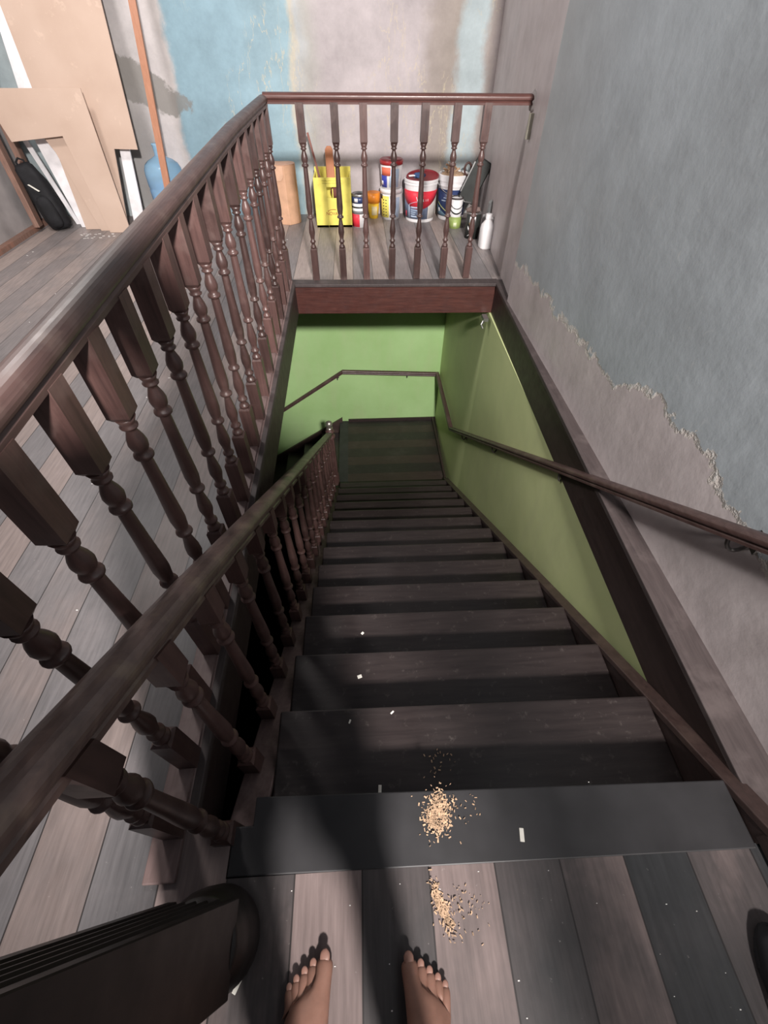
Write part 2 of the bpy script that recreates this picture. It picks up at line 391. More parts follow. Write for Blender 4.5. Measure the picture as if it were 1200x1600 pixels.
# unseen upright leaf, added behind the viewer to shade floor and treads
bm = bmesh.new(); prism(bm, [(.44, -1.0, .01), (.475, -.99, .01), (.675, -1.72, .01), (.64, -1.73, .01)], (0, 0, 1.93)); o = finish(bm, 'shade_panel_1', M['fascia'], kind='structure', bevel=.003)
bm = bmesh.new(); tube(bm, [(.445, -1.08, 1.0), (.40, -1.07, 1.0), (.40, -1.16, 1.0)], .009, 8); finish(bm, 'shade_panel_handle', M['steel'], parent=o, smooth=True)
# upper walls
def wall(name, pts, z0, z1, th, mat, out=1):
    bm = bmesh.new(); n = len(pts); a = []
    for (x, y) in pts: a.append((x, y))
    # extrude thickness perpendicular
    for i in range(n-1):
        p, q = Vector(pts[i]), Vector(pts[i+1]); d = (q-p).normalized(); nn = Vector((d.y, -d.x))*th*out
        prism(bm, [(p.x, p.y, z0), (q.x, q.y, z0), (q.x, q.y, z1), (p.x, p.y, z1)], (nn.x, nn.y, 0))
    return finish(bm, name, mat, kind='structure')
HT = 3.3
bm = bmesh.new()
prism(bm, [(1.0, -2.6, 0), (1.0, 3.0, 0), (1.05, 3.012, 0), (1.2, 3.012, 0), (1.2, -2.6, 0)], (0, 0, HT))
prism(bm, [(1.022, 3.012, 0), (1.205, YB, 0), (1.40, YB, 0), (1.40, 3.012, 0)], (0, 0, HT))
finish(bm, 'wall_right', M['wall_r'], kind='structure')
bm = bmesh.new(); bx(bm, (-3.2, YB, -TH), (1.4, YB+.2, HT)); finish(bm, 'wall_back', M['wall_b'], kind='structure')
bm = bmesh.new(); bx(bm, (-3.15, -2.6, 0), (-2.92, YB, HT)); finish(bm, 'wall_left', M['wall_l'], kind='structure')
# stairwell walls below the floor
ZL = -2.282; YE = 4.83
bm = bmesh.new(); bx(bm, (-3.0, YE, -5.0), (1.2, YE+.29, -TH-.001)); finish(bm, 'wall_stairwell_back', M['green'], kind='structure')
bm = bmesh.new(); prism(bm, [(.928, -.6, -.213), (.93, .2, -.213), (.985, 3.3, -.213), (.955, YE, -.213), (1.2, YE, -.213), (1.2, -.6, -.213)], (0, 0, -4.8))
finish(bm, 'wall_stairwell_right', M['green2'], kind='structure')
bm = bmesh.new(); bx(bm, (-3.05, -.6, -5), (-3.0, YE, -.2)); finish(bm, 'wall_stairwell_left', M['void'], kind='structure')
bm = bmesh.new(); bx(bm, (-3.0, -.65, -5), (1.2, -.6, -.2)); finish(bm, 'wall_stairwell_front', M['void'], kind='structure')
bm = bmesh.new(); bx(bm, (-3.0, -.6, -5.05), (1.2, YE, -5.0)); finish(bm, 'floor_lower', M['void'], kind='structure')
# baseboard strip at left wall
bm = bmesh.new(); bx(bm, (-2.92, -2.6, 0), (-2.86, YB, .035)); finish(bm, 'baseboard_left', M['post'], kind='structure')

# ================================================================== STAIRS
G, RS, Y0 = .252, .163, .21
stair = empty('staircase', (.28, 2.0, ZL), 'dark stained wooden staircase running steeply down to the green landing', 'staircase')
def loc(o, par=stair):
    o.parent = par; o.matrix_parent_inverse = Matrix.Translation(par.location).inverted(); return o
sxl = -.288
for k in range(1, 14):
    yn = Y0 + k*G; z = -k*RS
    xr = .86 + .03*k/14
    bm = bmesh.new(); prism(bm, [(sxl, yn-G-.015, z), (sxl, yn, z), (xr, yn-.012, z), (xr, yn-G-.03, z)], (0, 0, -.032))
    loc(finish(bm, 'tread', M['tread'], bevel=.006))
for k in range(0, 14):
    yn = Y0 + k*G - .028; z = -k*RS - .033
    xr = .86 + .03*k/14
    bm = bmesh.new(); prism(bm, [(sxl, yn, z), (xr, yn-.012, z), (xr, yn-.03, z), (sxl, yn-.018, z)], (0, 0, -RS+.034))
    loc(finish(bm, 'riser', M['tread']))
def zcapL(y): return .018 - .642*y
def zcapR(y): return .100 - .647*y
# left stringer with its cap
bm = bmesh.new()
ys = (.10, 3.56)
prism(bm, [(-.362, ys[0], zcapL(ys[0])-.02), (-.362, ys[1], zcapL(ys[1])-.02), (-.362, ys[1], zcapL(ys[1])-.30), (-.362, ys[0], zcapL(ys[0])-.30)], (.070, 0, 0))
loc(finish(bm, 'stringer', M['string']))
bm = bmesh.new()
prism(bm, [(-.376, ys[0], zcapL(ys[0])), (-.376, ys[1], zcapL(ys[1])), (-.376, ys[1], zcapL(ys[1])-.022), (-.376, ys[0], zcapL(ys[0])-.022)], (.088, 0, 0))
loc(finish(bm, 'stringer_cap', M['shoe'], bevel=.004))
# right stringer: board against the wall, with cap
bm = bmesh.new(); y0, y1 = .06, 3.60
def xs(y): return .862 + .030*(y/3.6)
bm2 = bmesh.new()
for (b_, xo, xi, zt, zb) in ((bm, .032, 0.0, -.004, -.32), (bm2, .046, -.004, .022, -.004)):
    a = [b_.verts.new((xs(y0)+xi, y0, zcapR(y0)+zt)), b_.verts.new((xs(y1)+xi, y1, zcapR(y1)+zt)), b_.verts.new((xs(y1)+xi, y1, zcapR(y1)+zb)), b_.verts.new((xs(y0)+xi, y0, zcapR(y0)+zb))]
    c_ = [b_.verts.new((v.co.x-xi+xo, v.co.y, v.co.z)) for v in a]
    b_.faces.new(a); b_.faces.new(c_[::-1])
    for i in range(4): b_.faces.new([a[i], c_[i], c_[(i+1) % 4], a[(i+1) % 4]])
loc(finish(bm, 'stringer', M['fascia']))
loc(finish(bm2, 'stringer_cap', M['string'], bevel=.003))
# dark skirting beside the top floor boards
bm = bmesh.new(); bx(bm, (.862, -2.6, .009), (.905, .075, .05)); finish(bm, 'trim_8', M['fascia'], kind='structure', bevel=.003)

# landing
yl0 = Y0 + 13*G
bm = bmesh.new(); prism(bm, [(-.30, yl0, ZL), (.93, yl0-.012, ZL), (.956, YE, ZL), (-.30, YE, ZL)], (0, 0, -.06))
finish(bm, 'floor_landing', M['landing'], kind='structure')
bm = bmesh.new(); prism(bm, [(-.315, yl0-.02, ZL+.003), (-.205, yl0-.02, ZL+.003), (-.205, YE, ZL+.003), (-.315, YE, ZL+.003)], (0, 0, -.035)); finish(bm, 'trim_9', M['edge_board'], kind='structure')
bm = bmesh.new(); bx(bm, (.905, yl0, ZL), (.925, YE-.02, ZL+.05)); bx(bm, (-.20, YE-.02, ZL), (.955, YE, ZL+.035)); finish(bm, 'baseboard_landing', M['fascia'], kind='structure')
# lower flight going left along the back wall
low = empty('lower_staircase', (-1.3, 4.2, -3.6), 'dark lower stair flight dropping away to the left below the landing', 'staircase')
for k in range(1, 11):
    x1 = -.315 - (k-1)*.252; z = ZL - k*RS
    bm = bmesh.new(); bx(bm, (x1-.252, 3.62, z-.032), (x1+.02, YE-.002, z)); loc(finish(bm, 'tread', M['tread']), low)
    bm = bmesh.new(); bx(bm, (x1-.002, 3.62, z), (x1+.016, YE-.002, z+RS-.033)); loc(finish(bm, 'riser', M['tread']), low)
bm = bmesh.new()
prism(bm, [(-.28, YE-.03, ZL+.07), (-2.9, YE-.03, ZL+.07-.647*2.62), (-2.9, YE-.03, ZL-.2-.647*2.62), (-.28, YE-.03, ZL-.2)], (0, .028, 0))
loc(finish(bm, 'stringer', M['string']), low)

# ================================================================== BALUSTRADES
def baluster_mesh(name, dlow, dcol2, dcol1, dblk, dtop, hw=.0225, slope=0.0, zb=0.0, bslope=0.0):
    """turned baluster: square foot 0..dlow, turned part, square head dblk..dtop; slope cuts for a raking rail"""
    bm = bmesh.new()
    def block(z0, z1, s0=0, s1=0):
        v = bx(bm, (-hw, -hw, z0), (hw, hw, z1))
        for q in v:
            q.co.z += (s0 if abs(q.co.z-z0) < 1e-6 else s1)*q.co.y
    block(zb, dlow-.008, bslope, 0)
    block(dblk+.010, dtop, 0, slope)
    h = hw
    # chamfered transitions between the square and the turning
    for z0, z1, a, b in ((dlow-.008, dlow, h, h*.72), (dblk, dblk+.010, h*.72, h)):
        v = [bm.verts.new((sx*a, sy*a, z0)) for sx, sy in ((-1,-1),(1,-1),(1,1),(-1,1))] + [bm.verts.new((sx*b, sy*b, z1)) for sx, sy in ((-1,-1),(1,-1),(1,1),(-1,1))]
        for i in range(4): bm.faces.new([v[i], v[(i+1) % 4], v[4+(i+1) % 4], v[4+i]])
        bm.faces.new(v[:4][::-1]); bm.faces.new(v[4:])
    L = dcol2 - dlow; S = dcol1 - dcol2; T = dblk - dcol1
    prof = [(.0185, dlow-.001), (.0205, dlow+.006), (.0185, dlow+.013), (.0125, dlow+.018), (.0125, dlow+.030), (.0190, dlow+.036), (.0190, dlow+.043), (.012, dlow+.049),
            (.0145, dlow+L*.38), (.0200, dlow+L*.52), (.0190, dlow+L*.64), (.0130, dlow+L*.85), (.0105, dcol2-.012), (.0105, dcol2-.006),
            (.0205, dcol2-.002), (.0215, dcol2+.003), (.0200, dcol2+.008), (.0130, dcol2+.012),
            (.0165, dcol2+.026), (.0195, dcol2+S*.20), (.0190, dcol2+S*.30), (.0160, dcol2+S*.6), (.0135, dcol1-.012), (.0130, dcol1-.008),
            (.0205, dcol1-.004), (.0215, dcol1+.001), (.0200, dcol1+.006), (.0130, dcol1+.010),
            (.0185, dcol1+T*.22), (.0205, dcol1+T*.34), (.0180, dcol1+T*.48), (.0115, dcol1+T*.66), (.0105, dcol1+T*.72),
            (.0175, dcol1+T*.76), (.0185, dcol1+T*.80), (.0140, dcol1+T*.83), (.0165, dcol1+T*.90), (.0215, dblk+.001)]
    rings = lathe(bm, prof, 18)
    sm = set()
    bmesh.ops.recalc_face_normals(bm, faces=bm.faces)
    me = bpy.data.meshes.new(name); bm.to_mesh(me); bm.free(); me.materials.append(M['bal'])
    for p in me.polygons:
        if len(p.vertices) == 4 and abs(p.normal.z) < .999:
            cc = p.center
            zs = [me.vertices[i].co.z for i in p.vertices]
            if min(zs) >= dlow-.0015 and max(zs) <= dblk+.0015: p.use_smooth = True
    return me
def rail_prof(w=.066, h=.050):
    a, b = w/2, h
    top = [(a*math.cos(t)*1.0, -b*.34 + b*.34*math.sin(t)) for t in [PI*i/12 for i in range(13)]]
    low = [(-a, -b*.46), (-a*.96, -b*.55), (-a*.72, -b*.62), (-a*.66, -b*.70), (-a*.80, -b*.80), (-a*.80, -b), (a*.80, -b), (a*.80, -b*.80), (a*.66, -b*.70), (a*.72, -b*.62), (a*.96, -b*.55), (a, -b*.46)]
    return top + low

up = baluster_mesh('baluster', .205, .385, .662, .765, .950)
# -- side balustrade (left of the opening)
side = empty('balustrade', (-.49, 1.7, 0), 'long mahogany balustrade on the upper floor along the left edge of the stair opening', 'balustrade')
def bxs(y): return -.468 - .040*min(max((y-.3)/3.15, 0), 1)
def hz(y): return .940 + .055*min(max((y-.2)/2.2, 0), 1)
ysb = [3.425, 3.215, 3.000, 2.790, 2.585, 2.365, 2.150, 1.935, 1.740, 1.545, 1.372, 1.215, 1.058, .902, .747, .596, .446, .302, .160]
first = None
for y in ysb:
    o = bpy.data.objects.new('baluster', up); C.objects.link(o)
    o.location = (bxs(y), y, .010); o.scale = (1, 1, hz(y)*.985)
    o.rotation_euler = (0, 0, random.choice((0, 1, 2, 3))*PI/2 + random.uniform(-.03, .03))
    loc(o, side)
bm = bmesh.new()
zt = lambda y: .012 + .950*hz(y)*.985 + .044
path = [(-.405, -.06, zt(-.06)-.012)] + [(bxs(y)-.002, y, zt(y)) for y in (.12, .3, 1.0, 1.7, 2.4, 3.0)] + [(bxs(3.43)-.002, 3.462, zt(3.43))]
sweep(bm, path, rail_prof(.057, .050)); loc(finish(bm, 'handrail', M['rail'], smooth=False), side)
bm = bmesh.new(); prism(bm, [(bxs(.1)-.046, .06, .012), (bxs(3.4)-.046, 3.44, .012), (bxs(3.4)+.030, 3.40, .012), (bxs(.1)+.024, .06, .012)], (0, 0, -.014))
loc(finish(bm, 'shoe_rail', M['shoe'], bevel=.003), side)
# thin fillets between the feet
for a, b in zip(ysb, ysb[1:]):
    bm = bmesh.new(); prism(bm, [(bxs(a)-.016, a-.024, .018), (bxs(b)-.016, b+.024, .018), (bxs(b)+.016, b+.024, .018), (bxs(a)+.016, a-.024, .018)], (0, 0, -.012))
    loc(finish(bm, 'fillet', M['shoe']), side)
bm = bmesh.new(); prism(bm, [(OL0[0]-.002, .165, .010), (OL1[0], 3.34, .010), (OL1[0]+.026, 3.34, .010), (OL0[0]+.026, .165, .010)], (0, 0, -.028))
finish(bm, 'trim_10', M['ledge'], kind='structure', bevel=.003)

# -- back balustrade (across the far end)
back = empty('balustrade', (.3, 3.44, 0), 'short mahogany balustrade across the far end of the stair opening before the paint tins', 'balustrade')
for x in (-.307, -.108, .060, .243, .424, .614, .790):
    o = bpy.data.objects.new('baluster', up); C.objects.link(o); o.location = (x+.002, 3.436, .006)
    o.rotation_euler = (0, 0, random.choice((0, 1, 2, 3))*PI/2); loc(o, back)
bm = bmesh.new(); sweep(bm, [(-.506, 3.461, .998), (1.065, 3.445, .993)], rail_prof(.060, .050)); loc(finish(bm, 'handrail', M['railx']), back)
# plaster lump and wooden plug where that rail enters the wall
bm = bmesh.new()
bmesh.ops.create_icosphere(bm, subdivisions=3, radius=1)
for v in bm.verts:
    r = 1+.18*math.sin(v.co.x*7+v.co.y*5)+.1*math.cos(v.co.z*11)
    v.co = Vector((1.062+.022*v.co.x*r, 3.44+.045*v.co.y*r, .960+.052*v.co.z*r))
o = finish(bm, 'plaster_patch', plain('plaster_lump', (.42, .38, .37), .8, var=.2), smooth=True); tag(o, 'pinkish plaster lump sealing the far handrail end into the right wall', 'plaster patch')
bm = bmesh.new(); bx(bm, (1.030, 3.36, .80), (1.062, 3.385, .915)); bx(bm, (1.028, 3.355, .80), (1.050, 3.372, .84))
o = finish(bm, 'wall_plug', plain('pale_filler', (.46, .44, .36), .8)); tag(o, 'narrow pale filler strip on the wall just under the far handrail end', 'wall plug')

# -- stair balustrade
stb = empty('stair_balustrade', (-.35, 1.8, zcapL(1.8)), 'raking mahogany balustrade standing on the left stringer of the stairs', 'balustrade')
K = .655
sb = baluster_mesh('baluster', .112, .282, .562, .664, .775, .0225, -K, -.004, -K)
yy = .142; n_ = 0
while yy < 3.50:
    o = bpy.data.objects.new('baluster', sb); C.objects.link(o); o.location = (-.352, yy, zcapL(yy))
    loc(o, stb); n_ += 1; yy += .1805
bm = bmesh.new(); RZ = lambda y: .850 - .657*y
sweep(bm, [(-.358, -.05, RZ(-.02)), (-.358, .5, RZ(.5)), (-.358, 2, RZ(2)), (-.358, 3.60, RZ(3.60))], rail_prof(.064, .060)); loc(finish(bm, 'handrail', M['rail_s']), stb)
def newel(parent, x, y, z, h, r, rb, mat, lean=0.0, cap=None):
    sh = []
    def put(o):
        if sh: o.parent = sh[0]
        else: sh.append(o); o.location = (x, y, z); o.rotation_euler = (lean, 0, 0); loc(o, parent)
    bm = bmesh.new(); pts = []
    cs = [-.62, -.31, 0, .31, .62]
    for ang in (0, 1, 2, 3):
        ca, sa = math.cos(ang*PI/2), math.sin(ang*PI/2); face = [(-.97, 0)]
        for c_ in (cs if ang != 1 else []): face += [(c_-.13, 0), (c_-.05, -.11), (c_+.05, -.11), (c_+.13, 0)]
        face += [(.97, 0)]
        for t, d in face:
            px, py = t, -(1 + d); pts.append((px*ca-py*sa, px*sa+py*ca))
    z0, z1, k0, k1 = .14, h*.80, r*1.12, r*.90
    lo = [bm.verts.new((px*k0, py*k0, z0)) for px, py in pts]; hi = [bm.verts.new((px*k1, py*k1, z1)) for px, py in pts]
    n = len(pts)
    for i in range(n): bm.faces.new([lo[i], lo[(i+1) % n], hi[(i+1) % n], hi[i]])
    bm.faces.new(hi); bm.faces.new(lo[::-1])
    lathe(bm, [(r*.9, z1), (r*1.25, z1+.01), (r*1.25, z1+.025), (r*.75, z1+.04), (r*1.0, h*.88), (r*1.15, h*.90), (r*.8, h*.93), (r*.5, h*.94)], 24)
    put(finish(bm, 'newel_shaft', mat))
    bm = bmesh.new()
    lathe(bm, [(rb*.98, 0), (rb, .01), (rb, .06), (rb*.95, .085), (rb*.98, .10), (rb*.92, .125), (r*1.25, .14), (r*1.2, .155)], 28)
    put(finish(bm, 'newel_base', mat, smooth=True))
    bm = bmesh.new(); lathe(bm, [(r*.45, h*.935), (r*.85, h*.945), (r*.85, h*.955), (r*.5, h*.96), (r*.80, h*.985), (r*.92, h*1.01), (r*.80, h*1.035), (r*.4, h*1.052), (0.0001, h*1.056)], 24)
    put(finish(bm, 'newel_finial', cap or mat, smooth=True))
newel(stb, -.335, -.030, .0, 1.00, .060, .086, M['newel'], lean=.075)
newel(stb, -.352, 3.655, ZL, .82, .040, .055, M['bal'], cap=M['brass'])

# ================================================================== WALL HANDRAIL
wh = empty('wall_handrail', (.93, 2, -.6), 'slim dark wooden handrail bracketed to the green wall, cranked around the landing', 'handrail')
RH = lambda y: .850 - .655*y
bm = bmesh.new()
sweep(bm, [(.93, -1.0, RH(-.25)), (.93, -.25, RH(-.25)), (.93, 3.76, RH(3.76)), (.915, 4.775, -1.560), (-.232, 4.775, -1.500), (-1.60, 4.775, -1.50-.66*1.37)], rail_prof(.046, .046))
loc(finish(bm, 'rail', M['rail'], bevel=0), wh)
def bracket(p, wallp):
    bm = bmesh.new(); p = Vector(p); w = Vector(wallp)
    pts = []
    for i in range(9):
        t = i/8; q = p.lerp(w, t); q.z -= .045*math.sin(PI*min(1, t*1.15))**.7 if 0 < t < 1 else 0
        pts.append(q)
    tube(bm, pts, .0055, 8)
    d = (w-p).normalized(); side_ = Vector((-d.y, d.x, 0))*.018
    prism(bm, [w-side_-Vector((0, 0, .03)), w+side_-Vector((0, 0, .03)), w+side_+Vector((0, 0, .03)), w-side_+Vector((0, 0, .03))], -d*.005)
    loc(finish(bm, 'bracket', M['iron'], smooth=False), wh)
for y in (.66, -.5): bracket((.93, y, RH(y)-.046), (1.0, y-.02, RH(y)-.05))
for y in (1.50, 2.45, 3.3): bracket((.93, y, RH(y)-.046), (.955+.009*y, y, RH(y)-.075))
bracket((-.30, 4.775, -1.59), (-.30, 4.828, -1.61)); bracket((.55, 4.775, -1.585), (.55, 4.828, -1.60))

# metal hinge scrap hanging under the far right corner of the opening
bm = bmesh.new(); bx(bm, (.925, 3.22, -.235), (.962, 3.30, -.212)); tube(bm, [(.93, 3.24, -.23), (.915, 3.23, -.26), (.93, 3.22, -.285)], .006); tube(bm, [(.95, 3.27, -.23), (.94, 3.27, -.27)], .007)
o = finish(bm, 'hook', M['steel']); tag(o, 'small whitish metal hook under the far right corner of the opening', 'hook')

# ================================================================== BOARDS LEANING AT THE LEFT
def lean_board(name, outline, ybase, lean, th, mat, label, cat, group=None):
    """outline in (x, height along the board); leans back towards the wall."""
    bm = bmesh.new(); a = math.atan(lean)
    poly = [(x, ybase + s*math.sin(a), s*math.cos(a)) for x, s in outline]
    prism(bm, poly, (0, th*math.cos(a), -th*math.sin(a)))
    zmin = min(v.co.z for v in bm.verts)
    for v in bm.verts: v.co.z -= zmin
    return tag(finish(bm, name, mat, bevel=.001), label, cat, group)
lean_board('mdf_board', BOARD_A := [(-2.075, 0), (-1.990, .56), (-1.800, .555), (-1.745, 2.1), (-2.50, 2.1), (-2.45, 0.0)], 4.70, .16, .012, M['mdf'],
           'tall tan fibreboard sheet leaning behind the cut L-shaped one, reaching out of the picture', 'board')
lean_board('mdf_board', [(-2.020, 0), (-2.050, .93), (-2.64, .93), (-2.80, .93), (-2.72, .62), (-2.310, .655), (-2.20, 0)], 4.60, .12, .010, M['mdf'],
           'tan fibreboard sheet cut to an L shape, frontmost of the leaning boards', 'board')
lean_board('mdf_board', [(-2.20, 0), (-2.32, .66), (-2.52, .70), (-2.44, .55), (-2.30, 0)], 4.655, .12, .010, M['mdf'],
           'narrow tan fibreboard strip peeking out left beneath the cut L-shaped sheet', 'board')
lean_board('white_board', [(-2.51, 0), (-2.63, .6), (-2.50, 2.1), (-2.39, 2.1), (-2.50, .6), (-2.40, 0)], 4.76, .15, .018, M['white_board'],
           'white laminated board with its lower end left of the tan boards', 'board')
lean_board('white_board', [(-2.045, 0), (-1.97, .60), (-1.89, .60), (-1.945, 0)], 4.78, .15, .018, M['white_board'],
           'short white board end showing at the right edge below the tall tan sheet', 'board')
lean_board('white_board', [(-2.60, 0), (-2.86, .9), (-2.74, 1.9), (-2.71, 1.9), (-2.81, .9), (-2.565, 0)], 4.86, .10, .015, M['white_board'],
           'thin off-white strip leaning just right of the black backpack', 'board')
# orange batten
bm = bmesh.new(); b0 = Vector((-1.66, 4.62, 0)); b1 = Vector((-1.50, 5.05, 2.30)); w = Vector((.052, 0, 0)); t_ = Vector((0, .022, -.004))
prism(bm, [b0, b0+w, b1+w, b1], t_); zmn = min(v.co.z for v in bm.verts)
for v in bm.verts: v.co.z -= zmn
tag(finish(bm, 'wooden_batten', M['batten']), 'long orange-brown wooden batten leaning in front of the blue water jug', 'batten')
# two weathered boards at the left wall
for i, (yy0, lab) in enumerate(((4.66, 'weathered brown board leaning against the left wall, nearer of the two'), (4.88, 'weathered reddish board leaning against the left wall, farther one next to the backpack'))):
    bm = bmesh.new(); bx(bm, (0, 0, 0), (.045, .085, 2.0)); o = finish(bm, 'old_board', M['post'], bevel=.003); o.location = (-2.855+.0*i, yy0-.03, .036); o.rotation_euler = (0, 0, .12)
    tag(o, lab, 'board', 'old boards at the left wall')

# ================================================================== BACKPACK
bp = empty('backpack', (-2.66, 4.74, 0), 'black backpack with a small pale logo stripe slumped between old boards and white boards', 'backpack')
bm = bmesh.new(); bmesh.ops.create_cube(bm, size=1)
bmesh.ops.subdivide_edges(bm, edges=bm.edges, cuts=4, use_grid_fill=True)
for v in bm.verts:
    x, y, z = v.co*2
    n = (abs(x)**6+abs(y)**6+abs(z)**6)**(1/6); s = 1/max(n, .001)*max(abs(x), abs(y), abs(z))
    tap = 1-.22*(z*s*.5+.5)
    v.co = Vector((x*s*.095*tap, y*s*.07*tap + .02*math.sin(z*3), z*s*.24+.245))
o = finish(bm, 'bag_body', M['black'], smooth=True, parent=bp)
bm = bmesh.new(); bmesh.ops.create_cube(bm, size=1); bmesh.ops.subdivide_edges(bm, edges=bm.edges, cuts=3, use_grid_fill=True)
for v in bm.verts:
    x, y, z = v.co*2; n = (abs(x)**3+abs(y)**3+abs(z)**3)**(1/3); s = 1/max(n, .001)*max(abs(x), abs(y), abs(z))
    v.co = Vector((x*s*.06, y*s*.03-.085, z*s*.12+.15))
finish(bm, 'front_pocket', M['black'], smooth=True, parent=bp)
bm = bmesh.new(); tube(bm, [(-.03, 0, .46), (-.03, 0, .50), (0, 0, .52), (.03, 0, .50), (.03, 0, .46)], .008); finish(bm, 'handle', M['black'], parent=bp, smooth=True)
bm = bmesh.new(); prism(bm, [(-.03, -.078, .36), (-.018, -.078, .36), (.03, -.082, .30), (.018, -.082, .30)], (0, -.01, 0)); finish(bm, 'logo_stripe', M['wchip'], parent=bp)
bm = bmesh.new()
for sx in (-.05, .05): tube(bm, [(sx, .07, .42), (sx*1.3, .12, .33), (sx*1.3, .12, .2), (sx, .07, .06)], .010)
finish(bm, 'strap', M['black'], parent=bp, smooth=True)
bp.rotation_euler = (0, -.20, .25)

# ================================================================== WATER JUG
jg = empty('water_jug', (-1.69, 4.93, 0), 'large translucent blue water jug, half full, standing behind the orange batten', 'bottle')
bm = bmesh.new()
lathe(bm, [(.02, 0), (.118, .003), (.130, .02), (.130, .06), (.126, .07), (.130, .08), (.130, .14), (.126, .15), (.130, .16), (.130, .22), (.126, .23), (.130, .24), (.130, .31), (.127, .34), (.113, .37), (.085, .392), (.048, .408), (.029, .418), (.026, .428), (.026, .472), (.029, .476), (.029, .488), (.025, .49)], 36, cap=True)
finish(bm, 'jug_body', M['jug'], smooth=True, parent=jg)
bm = bmesh.new(); lathe(bm, [(.115, .008), (.124, .02), (.122, .27)], 32); finish(bm, 'water', M['water'], smooth=True, parent=jg); jg.scale = (1.22, 1.22, 1.17)

# ================================================================== THINGS ALONG THE BACK WALL
# kraft carton with a rounded right side
kb = empty('carton', (-.61, 4.86, 0), 'tan kraft carton with a rounded right side and flap, left of the yellow crate', 'box')
def d_outline(w, d, n=9):
    pts = [(-w*.55, -d*.34), (-w*.02, -d*.52), (w*.40, -d*.18)]
    for i in range(n+1):
        a = -.1 + (PI*.62)*i/n
        pts.append((w*.10 + w*.36*math.cos(a), d*.05 + d*.47*math.sin(a)))
    pts += [(-w*.55, d*.5)]
    return pts
bm = bmesh.new(); prism(bm, [(x, y, 0) for x, y in d_outline(.19, .19)], (0, 0, .44)); finish(bm, 'carton_body', M['kraft'], parent=kb, bevel=.004)
bm = bmesh.new(); prism(bm, [(x*1.0, y*1.0, .4405) for x, y in d_outline(.188, .188)], (0, 0, .003)); finish(bm, 'carton_lid', plain('kraft_lid', (.58, .33, .22), .6), parent=kb)
bm = bmesh.new(); prism(bm, [(-.100, -.0685, .44), (-.008, -.0990, .44), (-.012, -.0976, .37), (-.034, -.0903, .335), (-.100, -.0685, .33)], (-.001, -.003, 0)); finish(bm, 'flap', plain('kraft_flap', (.66, .41, .28), .6), parent=kb)

# yellow bottle crate
cr = empty('bottle_crate', (-.20, 4.82, 0), 'yellow plastic bottle crate with a hand hole and a red printed word', 'crate')
w2, d2, h2 = .162, .135, .372
bm = bmesh.new()
for a, b in (((-w2, -d2, 0), (-.052, -d2+.012, h2)), ((.052, -d2, 0), (w2, -d2+.012, h2)), ((-.052, -d2, 0), (.052, -d2+.012, .225)), ((-.052, -d2, .305), (.052, -d2+.012, h2)),
             ((-w2, d2-.012, 0), (w2, d2, .405)), ((-w2, -d2+.012, 0), (-w2+.012, d2-.012, h2)), ((w2-.012, -d2+.012, 0), (w2, d2-.012, h2)), ((-w2, -d2, 0), (w2, d2, .02))): bx(bm, a, b)
for zz in (.335, .352): bx(bm, (-.09, -d2-.004, zz), (.09, -d2, zz+.006))
for sx in (-.12, .12):
    for zz in (.09, .17, .25, .32): bx(bm, (sx-.006, -d2-.003, zz), (sx+.006, -d2, zz+.012))
finish(bm, 'crate_body', M['yellow'], parent=cr, bevel=.002)
bm = bmesh.new(); bx(bm, (-w2+.012, -.008, .02), (w2-.012, 0, .30)); bx(bm, (-.004, -d2+.012, .02), (.004, d2-.012, .29)); bx(bm, (-w2+.012, .066, .02), (w2-.012, .072, .30)); finish(bm, 'crate_divider', M['yellow'], parent=cr)
text('crate_print', 'NOVA', .036, M['ink_red'], cr.children[0], Matrix.Translation((-.018, -d2-.001, .108)) @ Matrix.Rotation(PI/2, 4, 'X'))
bm = bmesh.new(); tube(bm, [(-.055, -d2-.002, .127), (-.03, -d2-.002, .138), (0, -d2-.002, .141), (.02, -d2-.002, .138)], .0022, 6); finish(bm, 'crate_print_arch', M['ink_red'], parent=cr)
# sticks in the crate
bm = bmesh.new(); tube(bm, [(-.235, 4.80, .03), (-.395, 4.99, .63)], .012, 4); tag(finish(bm, 'wooden_stick', M['stick']), 'thin dark red stick poking up out of the yellow crate to the left', 'stick')
bm = bmesh.new(); prism(bm, [(-.252, 4.86, .03), (-.165, 4.86, .03), (-.185, 4.90, .53), (-.20, 4.902, .552), (-.235, 4.902, .552), (-.252, 4.90, .53)], (0, .018, 0)); tag(finish(bm, 'wooden_board', M['plank_o'], bevel=.004), 'short orange-brown board with a rounded end standing in the yellow crate', 'board')
bm = bmesh.new(); bmesh.ops.create_icosphere(bm, subdivisions=2, radius=1)
for v in bm.verts: v.co = Vector((-.175+.045*v.co.x*(1+.2*math.sin(v.co.z*5)), 4.725+.030*v.co.y, .262+.048*v.co.z))
tag(finish(bm, 'cloth_rag', plain('dark_red_rag', (.16, .05, .04), .8), smooth=True), 'dark red bundle seen through the hand hole of the yellow crate', 'rag')

